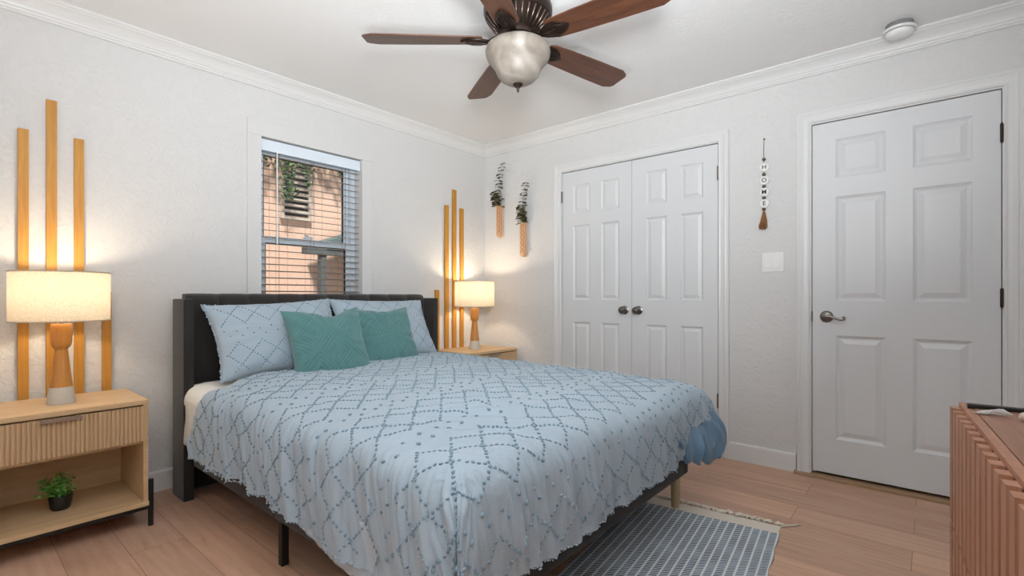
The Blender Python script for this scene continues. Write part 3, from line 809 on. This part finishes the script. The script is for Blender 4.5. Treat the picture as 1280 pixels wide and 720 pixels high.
# ruffled fringe along the hem
for i in range(0, 520):
    t = -LF+.01+(TH+LF+.12)*i/520
    s = -hem_s(t)
    if t < 0 and -t > hem_t(s)-.005: continue
    p = drape(s, t); knot(bm, p+Vector((rk.uniform(-.004, .004), 0, rk.uniform(-.006, .003))), Vector((-1, 0, 0)), Vector((0, 0, 1)), rk.uniform(.002, .0045), 0)
for i in range(0, 420):
    s = -LL+.01+(SW+2*LL-.02)*i/420; t = -hem_t(s)
    p = drape(s, t); knot(bm, p+Vector((0, 0, rk.uniform(-.006, .002))), Vector((0, -1, 0)), Vector((1, 0, 0)), rk.uniform(.002, .004), 0)
me = bpy.data.meshes.new('duvet')
for f in bm.faces: f.smooth = True
bm.to_mesh(me); bm.free()
dv = link('duvet', me, [M_duvet, M_tuft])
tag(dv, 'light blue duvet with tufted diamond lattice, draped over the bed', 'duvet')
# plain underside showing below the cover
def strip(fn_pts, n_along, n_down):
    bm = bmesh.new(); g = [[bm.verts.new(fn_pts(i/n_along, j/n_down)) for j in range(n_down+1)] for i in range(n_along+1)]
    for i in range(n_along):
        for j in range(n_down): bm.faces.new((g[i][j], g[i+1][j], g[i+1][j+1], g[i][j+1]))
    return bm
def under_left(a, b):
    t = .72-.80*a; ex = .062*math.sin(PI*a)**.7
    s = -(LL-.12+(.12+ex)*b)
    p = drape(s, t, -.014, .25); return p
bm = strip(under_left, 110, 14); obj('underside', bm, mat('pale_blue_lining', (.52, .60, .68), .9), dv, smooth=True)
def under_corner(a, b):
    lm = .415-.03*math.sin(a*9)
    if a < .3: dx, dy, ss, tt = 1, 0, None, .26*(1-a/.3)
    elif a < .62: f_ = (a-.3)/.32*PI/2; dx, dy, tt = math.cos(f_), math.sin(f_), None
    else: dx, dy, tt = 0, 1, None; lm -= .16*sm01((a-.80)/.2)
    d0 = .19 if a < .62 else .24
    d_ = d0+(lm-d0)*b
    s = SW+dx*d_ if a < .62 else SW-.36*(a-.62)/.38
    t = tt if a < .3 else -dy*d_
    p = drape(s, t, -.006, .6)
    c_ = Vector((p.x-(EX1-.05), p.y-(EY+.05), 0)); c_.normalize()
    rip = (.024*(1-2.4*abs(nz(a*11, b*1.2, 1)))+.012*math.sin(a*71+2*b))*sm01(b*1.6)
    bulge = .022*math.sin(PI*min(1, b*1.05))*(1 if a < .7 else max(0, 1-(a-.7)/.2))
    return p+c_*(rip+bulge)+Vector((0, 0, .012*math.sin(a*58+1.2)*b))
bm = strip(under_corner, 170, 20)
o = obj('underside_corner', bm, M_lining, dv, smooth=True); o['label'] = 'darker plain blue underside gathered at the far foot corner'
for ob in [x for x in dv.children]:
    sm = ob.modifiers.new('thickness', 'SOLIDIFY'); sm.thickness = .006; sm.offset = 0

# ---- pillows -------------------------------------------------------
def pillow_surface(w_, h_, T, seed, ridge=None, pinch=.10, wr=1.0):
    """returns front(u,v)/back(u,v) in local coords: x width, z height, y depth (front = -y); u,v in -1..1"""
    def f(u, v, side):
        px = w_/2*u*(1-pinch*(1-abs(u)**2)*0)*(1-.09*(1-v*v)*abs(u)**3*0)
        # edges curve inwards between the pointed corners
        px = w_/2*u*(1-pinch*(1-v*v)*u*u); pz = h_/2*v*(1-pinch*(1-u*u)*v*v)
        th = T/2*(max(0, 1-u**4))**.55*(max(0, 1-v**4))**.55*(1-.25*(u*u+v*v)/2)
        th += wr*.010*nz(u*1.6+seed, v*1.6, side, 1.2)*(1-u**6)*(1-v**6)
        e = max(abs(u), abs(v))
        th += wr*.006*e**2*math.sin(math.atan2(v, u)*17+seed)*(1-e**8)
        if ridge: pz -= (.040 if seed < 10 else .016)*math.exp(-((u-.15)/.38)**2)*((v+1)/2)**5
        if ridge: th += ridge(px, pz)*(1-u**10)*(1-v**10)
        return Vector((px, -th if side == 0 else th*.8, pz))
    return f
def make_pillow(name, label, cat, grp, w_, h_, T, loc, rot, m, seed, ridge=None, n=70, pinch=.1, tuft=False, flange=0, wr=1.0):
    f = pillow_surface(w_, h_, T, seed, ridge, pinch, wr)
    bm = bmesh.new(); G = []
    for side in (0, 1):
        g = [[bm.verts.new(f(-1+2*i/n, -1+2*j/n, side)) for i in range(n+1)] for j in range(n+1)]
        for j in range(n):
            for i in range(n): bm.faces.new((g[j][i], g[j][i+1], g[j+1][i+1], g[j+1][i]))
        G.append(g)
    bmesh.ops.remove_doubles(bm, verts=bm.verts, dist=1e-4)
    bmesh.ops.recalc_face_normals(bm, faces=bm.faces)
    for fc in bm.faces: fc.smooth = True
    if tuft:
        rr = random.Random(seed)
        for s, t, g_ in lattice_points(-w_/2+.03, w_/2-.03, -h_/2+.03, h_/2-.03, .0165, pitch=.125, band=.36, T0=-.06+seed*.01, skew=0):
            u, v = s/(w_/2), t/(h_/2)
            p = f(u, v, 0); e_ = .01
            n_ = (f(u, v+e_, 0)-p).cross(f(u+e_, v, 0)-p).normalized()
            if n_.y > 0: n_ = -n_
            a = rr.uniform(0, PI); tn = Vector((math.cos(a), 0, math.sin(a))); tn = (tn-n_*tn.dot(n_)).normalized()
            knot(bm, p, n_, tn, rr.uniform(.0036, .0050), 1, ln_=1.2)
    if flange:
        rr = random.Random(seed+3)
        for k in range(260):
            a = k/260*4; sd = int(a); q = -1+2*(a-sd)
            u, v = ((q, 1), (1, -q), (-q, -1), (-1, q))[sd]
            p = f(u, v, 0); knot(bm, p+Vector((rr.uniform(-.003, .003), 0, rr.uniform(-.003, .003))), Vector((0, -1, 0)), Vector((1, 0, 0)), rr.uniform(.003, .0065), 0)
    me = bpy.data.meshes.new(name); bm.to_mesh(me); bm.free()
    o = link(name, me, m); o.location = loc; o.rotation_euler = rot
    tag(o, label, cat, grp); return o
GP = 'light blue tufted pillows against the headboard'
make_pillow('pillow', 'light blue tufted pillow at the left end of the headboard', 'pillow', GP, .735, .45, .17, (1.305, 2.855, .830), (R(-30), R(-2.5), R(0)), [M_duvet, M_tuft], 2, None, 70, .08, True, 1)
make_pillow('pillow', 'light blue tufted pillow at the far end of the headboard, behind green cushion', 'pillow', GP, .735, .45, .17, (2.030, 2.865, .838), (R(-30), R(1), R(-2)), [M_duvet, M_tuft], 5, None, 70, .08, True, 1)
def ridge(px, pz):
    # nested diamonds in a 0.2 m repeat
    a = (px+10) % .20-.10; b = (pz+10+.05) % .20-.10
    q = abs(a)+abs(b)
    q = min(q, .20-q)
    return .0055*(.5+.5*math.cos(q/.025*2*PI))-.0028+.004*nz(px*18, pz*18, 4)
GG = 'seafoam green throw cushions'
make_pillow('throw_cushion', 'seafoam green throw cushion with raised diamonds, in front and to the left', 'cushion', GG, .455, .455, .17, (1.452, 2.590, .780), (R(-24), R(-2), R(-5)), [M_green], 9, ridge, 150, .10, wr=1.2)
make_pillow('throw_cushion', 'seafoam green throw cushion with raised diamonds, the right one half behind its twin', 'cushion', GG, .455, .44, .16, (1.890, 2.690, .785), (R(-26), R(-1), R(-6)), [M_green], 14, ridge, 150, .10, wr=1.2)

# ------------------------------------------------------------------ rug
M_rug = mat('blue_white_woven_rug', (.2, .3, .4), .95)
def _rug(m):
    tc = N(m, 'TexCoord'); sp = N(m, 'SeparateXYZ'); L(m, tc.outputs['Object'], sp.inputs[0]); X, Y = sp.outputs[0], sp.outputs[1]
    row = math_(m, 'FRACT', math_(m, 'MULTIPLY', Y, 1/.034))
    rowid = math_(m, 'FLOOR', math_(m, 'MULTIPLY', Y, 1/.034))
    line = math_(m, 'LESS_THAN', row, .22)
    sl = math_(m, 'MULTIPLY', math_(m, 'SUBTRACT', row, .5), 1.3)
    st = math_(m, 'FRACT', math_(m, 'ADD', math_(m, 'MULTIPLY', X, 1/.0145), sl))
    dash = math_(m, 'LESS_THAN', st, .42)
    cv = N(m, 'CombineXYZ'); L(m, math_(m, 'MULTIPLY', math_(m, 'FLOOR', math_(m, 'MULTIPLY', X, 1/.0145)), .0145), cv.inputs[0]); L(m, math_(m, 'MULTIPLY', rowid, .034), cv.inputs[1])
    n = N(m, 'TexNoise', Scale=9, Detail=3); L(m, cv.outputs[0], n.inputs['Vector'])
    blue = ramp(m, n.outputs[0], [(.35, (.015, .035, .07)), (.52, (.05, .10, .17)), (.7, (.13, .21, .29))])
    col = mix(m, math_(m, 'MULTIPLY', math_(m, 'MAXIMUM', line, dash), .9), blue, (.74, .76, .76))
    edge = math_(m, 'GREATER_THAN', X, .0-.085)
    col = mix(m, edge, col, (.74, .67, .57))
    L(m, col, B(m).inputs['Base Color'])
    f = N(m, 'TexNoise', Scale=300, Detail=2); L(m, tc.outputs['Object'], f.inputs['Vector'])
    h = math_(m, 'ADD', math_(m, 'MULTIPLY', math_(m, 'MAXIMUM', line, dash), .6), f.outputs[0]); bump(m, h, .5, .003)
_rug(M_rug)
rg = thing('woven_rug', 'blue and white woven rug with cream fringe under the foot of bed', 'rug', (2.515, .523, 0), R(6.3))
bm = bmesh.new(); nX, nY = 60, 34; g = []
for i in range(nX+1):
    g.append([bm.verts.new((-1.25*i/nX, .66*j/nY+(.004*math.sin(i*.7) if j in (0, nY) else 0), .006+.0012*math.sin(j*2.4))) for j in range(nY+1)])
for i in range(nX):
    for j in range(nY): bm.faces.new((g[i][j], g[i+1][j], g[i+1][j+1], g[i][j+1]))
lo = {}
bd = [v for v in bm.verts if v.is_boundary]
ret = bmesh.ops.extrude_edge_only(bm, edges=[e for e in bm.edges if e.is_boundary])
for v in [v for v in ret['geom'] if isinstance(v, bmesh.types.BMVert)]: v.co.z = 0
obj('weave', bm, M_rug, rg, smooth=True, auto=50)
bm = bmesh.new(); rr = random.Random(4)
for k in range(26):
    y = .02+.62*k/25
    c0 = Vector((rr.uniform(.0, .008), y, .007))
    for q in range(4):
        a = rr.uniform(-1.2, 1.2); ln_ = rr.uniform(.02, .042)
        p1 = c0+Vector((ln_*.5*math.cos(a), ln_*.5*math.sin(a), rr.uniform(.004, .010))); p2 = c0+Vector((ln_*math.cos(a)*.9, ln_*math.sin(a)+rr.uniform(-.012, .012), .003))
        tube(bm, [c0, p1, p2], [.0040, .0045, .003], 6)
    ball(bm, c0+Vector((.010, 0, .003)), .0085, 8, 6)
tube(bm, [(.0, .005, .006), (.012, -.012, .006), (.030, -.022, .004), (.042, -.040, .004), (.060, -.052, .004), (.078, -.072, .003)], [.004, .0035, .004, .0035, .004, .002], 6)
obj('fringe', bm, M_cream, rg, smooth=True)

# ------------------------------------------------------------------ ceiling fan
FX, FY = 1.770, 1.469
fan = thing('ceiling_fan', 'dark bronze ceiling fan with five walnut blades and bowl light', 'ceiling fan', (FX, FY, ZC))
def fz(z): return z-ZC
bm = bmesh.new(); lathe(bm, [(.095, fz(2.449)), (.128, fz(2.445)), (.150, fz(2.425)), (.160, fz(2.395)), (.160, fz(2.372)), (.153, fz(2.355)), (.148, fz(2.352)), (.120, fz(2.315)), (.088, fz(2.288)), (.080, fz(2.280)), (.080, fz(2.262)), (.001, fz(2.262))], 56)
hs_ = obj('motor_housing', bm, M_bronze, fan, smooth=True, auto=35)
bm = bmesh.new()
for k in range(30):
    a = 2*PI*k/30; ca, sa = math.cos(a), math.sin(a)
    tube(bm, [(r_*ca, r_*sa, fz(z)) for r_, z in ((.147, 2.350), (.121, 2.312), (.091, 2.286))], [.0045, .004, .003], 6)
obj('vent_ribs', bm, mat('worn_bronze', (.16, .12, .10), .3, .9), hs_, smooth=True)
bm = bmesh.new(); lathe(bm, [(.001, fz(2.262)), (.070, fz(2.262)), (.074, fz(2.250)), (.060, fz(2.236)), (.060, fz(2.228)), (.001, fz(2.228))], 40); obj('switch_housing', bm, M_bronze, fan, smooth=True, auto=35)
bm = bmesh.new()
bowl = [(.062, 2.232), (.110, 2.232), (.132, 2.226), (.146, 2.214), (.1515, 2.196), (.149, 2.176), (.139, 2.156), (.123, 2.138), (.111, 2.122), (.104, 2.106), (.096, 2.088), (.082, 2.070), (.060, 2.056), (.034, 2.048), (.001, 2.046)]
lathe(bm, [(r_, fz(z)) for r_, z in bowl], 64); bw = obj('light_bowl', bm, M_bowl, fan, smooth=True, auto=60)
bm = bmesh.new(); lathe(bm, [(.001, fz(2.052)), (.023, fz(2.050)), (.024, fz(2.044)), (.017, fz(2.036)), (.007, fz(2.028)), (.006, fz(2.016)), (.003, fz(2.010)), (.001, fz(2.009))], 24); obj('finial', bm, M_bronze, bw, smooth=True, auto=50)
def blade_part():
    bm = bmesh.new()
    out = [(.165, -.048), (.19, -.060), (.30, -.066), (.50, -.073), (.66, -.077), (.70, -.060), (.712, -.045), (.712, .045), (.70, .060), (.66, .077), (.50, .073), (.30, .066), (.19, .060), (.165, .048)]
    prism(bm, out, -.003, .003)
    bmesh.ops.bevel(bm, geom=[e for e in bm.edges if abs(e.verts[0].co.z-e.verts[1].co.z) < 1e-4], offset=.0012, segments=1, affect='EDGES')
    return bm
def iron_part():
    bm = bmesh.new()
    tube(bm, [(.07, 0, .018), (.10, 0, .012), (.13, 0, -.004), (.16, 0, -.012), (.20, 0, -.010)], [.012, .011, .010, .009, .006], 10)
    leaf = [(.12, -.010), (.145, -.030), (.175, -.042), (.205, -.043), (.235, -.032), (.262, -.010), (.268, 0), (.262, .010), (.235, .032), (.205, .043), (.175, .042), (.145, .030), (.12, .010)]
    prism(bm, leaf, -.011, -.0035)
    for off in (-.024, -.012, 0, .012, .024):
        tube(bm, [(.135, off*.3, -.012), (.175, off, -.014), (.215, off*1.15, -.013), (.245, off*.7, -.0115)], [.002, .0032, .003, .0015], 6)
    return bm
b0 = i0 = None
for k in range(5):
    a = R(59.8+72*k)
    if k == 0:
        b_ = obj('blade', blade_part(), M_walnut, fan, smooth=True, auto=30); b0 = b_
        i_ = obj('blade_iron', iron_part(), M_bronze, b_, smooth=True, auto=35); i0 = i_
    else:
        b_ = b0.copy(); COL.objects.link(b_); b_.parent = fan
        i_ = i0.copy(); COL.objects.link(i_); i_.parent = b_
    b_.location = (0, 0, fz(2.250)); b_.rotation_euler = (Matrix.Rotation(a, 3, 'Z') @ Matrix.Rotation(R(-12), 3, 'X')).to_euler()

# ------------------------------------------------------------------ smoke detector
sd = thing('smoke_detector', 'round white smoke detector on the ceiling near the door', 'smoke detector', (3.205, .125, ZC))
bm = bmesh.new(); lathe(bm, [(.001, 0), (.058, 0), (.060, -.012), (.058, -.026), (.001, -.026)], 40); obj('base', bm, M_greyplastic, sd, smooth=True, auto=40)
bm = bmesh.new(); lathe(bm, [(.001, -.026), (.068, -.026), (.071, -.031), (.069, -.037), (.060, -.039), (.060, -.042), (.058, -.052), (.048, -.062), (.030, -.068), (.001, -.070)], 48); obj('cover', bm, M_plastic, sd, smooth=True, auto=35)
bm = bmesh.new(); lathe(bm, [(.0605, -.0425), (.0615, -.0405), (.0605, -.0385)], 48, cap=False); obj('slot', bm, M_greyplastic, sd)

# ------------------------------------------------------------------ HOME hanging
hm = thing('home_wall_hanging', 'string of brown beads and white discs spelling HOME with tassel', 'wall hanging', (XC, .797, 2.041))
def hz(z): return z-2.041
bm = bmesh.new(); tube(bm, [(-.012, 0, 0), (-.013, .002, hz(1.95)), (-.014, 0, hz(1.60))], .0018, 6); obj('string', bm, M_bead, hm)
bm = bmesh.new(); lathe(bm, [(.004, -.014), (.004, 0)], 10, (0, 0, 0), axis='x'); obj('nail', bm, M_bronze, hm)
for z in (1.913, 1.819, 1.744, 1.673, 1.602):
    bm = bmesh.new(); ball(bm, (-.014, 0, hz(z)), .0115, 12, 8, (1, 1, .85)); obj('bead', bm, M_bead, hm, smooth=True)
for ch, z in (('H', 1.863), ('O', 1.781), ('M', 1.708), ('E', 1.637)):
    bm = bmesh.new(); lathe(bm, [(.001, -.018), (.025, -.018), (.027, -.016), (.027, -.010), (.025, -.008), (.001, -.008)], 28, (0, -.002, hz(z)), axis='x')
    dsk = obj('letter_disc', bm, M_disc, hm, smooth=True, auto=40)
    cu = bpy.data.curves.new('txt', 'FONT'); cu.body = ch; cu.size = .038; cu.extrude = .0006; cu.align_x = 'CENTER'; cu.align_y = 'CENTER'; cu.offset = .0002
    to = bpy.data.objects.new('txt', cu); COL.objects.link(to); C.view_layer.update()
    me = bpy.data.meshes.new_from_object(to.evaluated_get(C.evaluated_depsgraph_get())); bpy.data.objects.remove(to)
    lo_ = link('letter', me, M_ink, dsk); lo_.location = (-.0192, -.002, hz(z)); lo_.rotation_euler = (PI/2, 0, -PI/2)
bm = bmesh.new(); rr = random.Random(8)
for k in range(60):
    a = rr.uniform(0, 2*PI); r_ = .020*math.sqrt(rr.random()); ln_ = rr.uniform(.105, .125)
    tube(bm, [(-.014, 0, hz(1.598)), (-.014+r_*.35*math.cos(a), r_*.45*math.sin(a), hz(1.575)), (-.016+r_*.5*math.cos(a), r_*1.0*math.sin(a), hz(1.53)), (-.020+r_*.7*math.cos(a), r_*1.35*math.sin(a)+.004, hz(1.598)-ln_)], .0018, 5)
lathe(bm, [(.006, hz(1.583)), (.009, hz(1.585)), (.009, hz(1.578)), (.007, hz(1.576))], 12, (-.014, 0, 0))
obj('tassel', bm, M_tassel, hm, smooth=True)
# light switch
sw = thing('light_switch', 'white double rocker light switch below the HOME hanging', 'light switch', (XC, .749, 1.270))
bm = bmesh.new(); box(bm, -.007, 0, -.060, .060, -.060, .060, .003); obj('cover_plate', bm, M_plastic, sw, smooth=True, auto=35)
for y in (.024, -.022):
    bm = bmesh.new(); prism(bm, [(-.007, -.034), (-.014, -.034), (-.0085, .034), (-.007, .034)], y-.0165, y+.0165, 'xz'); obj('rocker', bm, M_plastic, sw)

# ------------------------------------------------------------------ wall sconces with eucalyptus
def sconce(y, z0, z1, label, seed):
    t = thing('wall_vase', label, 'wall vase', (XC, y, z0), 0, 'carved wood wall vases with eucalyptus')
    h = z1-z0; w_ = .029
    pts = [(-w_, h), (w_, h), (w_, .03)]+[(w_*math.cos(a), .03-.03*math.sin(a)) for a in [PI*k/10 for k in range(1, 10)]]+[(-w_, .03)]
    bm = bmesh.new(); prism(bm, [(p[0]*1.16, p[1]*1.02-.005 if p[1] < .05 else p[1]) for p in pts], -.014, -.001, 'yz'); obj('backing', bm, mat('pale_rim', (.62, .54, .48), .5), t)
    bm = bmesh.new(); prism(bm, pts, -.040, -.0145, 'yz')
    fr_ = obj('tube', bm, M_sconce, t)
    bm = bmesh.new()
    for sgn in (-1, 1):
        for dx in (0, .007):
            tube(bm, [(-.0405, sgn*(.008+dx+.006*math.sin(q*2*PI/8)), .03+(h-.045)*q/48) for q in range(49)], .0016, 5)
    obj('carving', bm, mat('carved_line', (.46, .20, .08), .6), fr_)
    rr = random.Random(seed); st_ = bmesh.new(); lf = bmesh.new()
    def leaf(c_, ax, sz, mi):
        n_ = Vector((rr.uniform(-.45, .0), rr.uniform(-.35, .2), 1)).normalized(); ax = (ax-n_*ax.dot(n_)).normalized(); b_ = n_.cross(ax)
        ring = [(0, 0), (.25, .26), (.6, .36), (.9, .22), (1.03, 0), (.9, -.22), (.6, -.36), (.25, -.26)]
        vs = [lf.verts.new(c_+ax*(u*sz)+b_*(v*sz)+n_*(sz*.22*(u*u)*(-1)+.12*sz*abs(v))) for u, v in ring]
        f = lf.faces.new(vs); f.material_index = mi
    stems = ([(0.0, (.005, .055, -.075), .37), (.006, (.0, .03, .02), .13), (-.008, (0, .04, .05), .12)] if seed == 1 else [(0.0, (.005, .025, -.05), .345), (.008, (0, 0, .01), .15), (-.008, (0, .02, .015), .14)])
    for y0, (bx_, c1, c2), ln_ in stems:
        P = [Vector((-.027-.02*k/14, y0+c1*math.sin(k/14*PI*.8)*.6+c2*(k/14)**1.5, h-.03+(ln_+.03)*k/14)) for k in range(15)]
        tube(st_, P, .0011, 5)
        for k in range(3, 15):
            for sgn in (-1, 1):
                a = rr.uniform(-.5, .5)+(0 if k % 2 else .6)
                sz = .058*(1.0-.30*k/15)*rr.uniform(.85, 1.15)*(1.1 if ln_ < .2 else 1)
                leaf(P[k], Vector((.55*math.sin(a)*sgn-.1, sgn*math.cos(a), rr.uniform(-.15, .25))), sz, 0 if (ln_ > .2 and k > 7) else rr.choice((0, 1, 1)))
    obj('stems', st_, M_euca[1], t); obj('leaves', lf, M_euca, t)
sconce(3.000, 1.594, 1.885, 'wooden wall vase with eucalyptus, the higher one nearest the corner', 1)
sconce(2.722, 1.404, 1.700, 'wooden wall vase with eucalyptus, the lower one nearer the closet', 2)

# ------------------------------------------------------------------ dresser
dz_ = .76
M_dress_back = mat('red_brown_gap_shade_backing', (.11, .040, .022), .6)  # shade of the gaps between slats is put into this dark colour
dd = thing('dresser', 'reddish brown wooden dresser with vertical slatted front at the right edge', 'dresser', (.390, -.148, 0), R(4.2))
LW, DW = 1.50, .42
bm = bmesh.new(); box(bm, 0, LW, -DW, -.0415, dz_-.022, dz_, .0015); obj('top', bm, M_dress, dd)
bm = bmesh.new(); box(bm, .004, LW-.004, -DW+.004, -.042, .11, dz_-.023); obj('body', bm, M_dress, dd)
pitch_ = .0625; ncol = 24
for ci in range(2):
    for ri in range(2):
        z1 = dz_-.0015 if ri == 0 else .425; z0 = .430 if ri == 0 else .11
        xa = .0+ci*.75; xb = xa+.7485
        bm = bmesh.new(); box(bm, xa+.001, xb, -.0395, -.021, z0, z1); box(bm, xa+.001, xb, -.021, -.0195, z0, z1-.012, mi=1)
        for k in range(12):
            x = xa+pitch_*k+.006
            prism(bm, [(x+.002, -.020), (x+.004, -.001), (x+.036, 0), (x+.038, -.020)], z0+.002, z1-.010 if ri == 0 else z1-.002)
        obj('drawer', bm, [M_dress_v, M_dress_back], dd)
for x in (.06, LW-.06):
    for y in (-DW+.05, -.07):
        bm = bmesh.new(); lathe(bm, [(.014, 0), (.020, .11)], 16, (x, y, 0)); obj('leg', bm, M_black, dd, smooth=True, auto=40)
# television standing on the dresser, only its foot and edge reach into the picture
tv = thing('television', 'black flat television on dresser, foot and edge at right picture border', 'television', (1.235, -.240, dz_), R(4.2))
bm = bmesh.new(); box(bm, -.56, .552, -.018, .018, .075, .72, .004); obj('screen', bm, mat('black_tv_plastic', (.01, .01, .012), .25), tv, smooth=True, auto=35)
for x in (-.45, .555):
    bm = bmesh.new(); tube(bm, [(x-.01, -.0, .08), (x, 0, .03), (x+.03, .01, .008)], .008, 8); box(bm, x+.018, x+.042, -.13, .125, .0, .010, .003); obj('stand_foot', bm, M_black, tv, smooth=True, auto=35)
# bead garland with rope tassels lying on the dresser
gl = thing('bead_garland', 'pale wooden bead garland with off-white rope tassel on the dresser top', 'garland', (1.690, -.158, dz_))
bm = bmesh.new(); rr = random.Random(21)
for k in range(46):
    a = rr.uniform(-1, 1); ln_ = rr.uniform(.045, .072)
    hx = .030; y0 = .0
    # tassel spreads from the knot towards the far left
    p0 = Vector((.012, .008, .010)); d_ = Vector((.45+.65*a*.5, .80-.25*a, 0)).normalized()
    side = Vector((-d_.y, d_.x, 0))
    tube(bm, [p0, p0+d_*ln_*.35+side*a*.016+Vector((0, 0, rr.uniform(-.004, .010))), p0+d_*ln_*.7+side*a*.018+Vector((0, 0, rr.uniform(-.004, .004))), p0+d_*ln_+side*a*.006+Vector((0, 0, -.0075+rr.random()*.002))], .0017, 5)
obj('tassel', bm, M_white_rope, gl, smooth=True)
bm = bmesh.new()
for k in range(34):
    a = rr.uniform(-1, 1); p0 = Vector((-.66, -.006, .008)); ln_ = rr.uniform(.045, .06)
    tube(bm, [p0, p0+Vector((.012*a, ln_*.5, rr.uniform(0, .008))), p0+Vector((.018*a, ln_, rr.uniform(-.005, .001)))], .0017, 5)
obj('tassel', bm, M_white_rope, gl, smooth=True)
for k in range(32):
    bm = bmesh.new(); r_ = .0115; q_ = k/31; p = (-.004-.648*q_, -.012-.11*math.sin(PI*q_)**.6-.004*q_, r_); ball(bm, p, r_, 16, 10); obj('bead', bm, mat('pale_wood_bead', (.62, .50, .40), .5), gl, smooth=True)
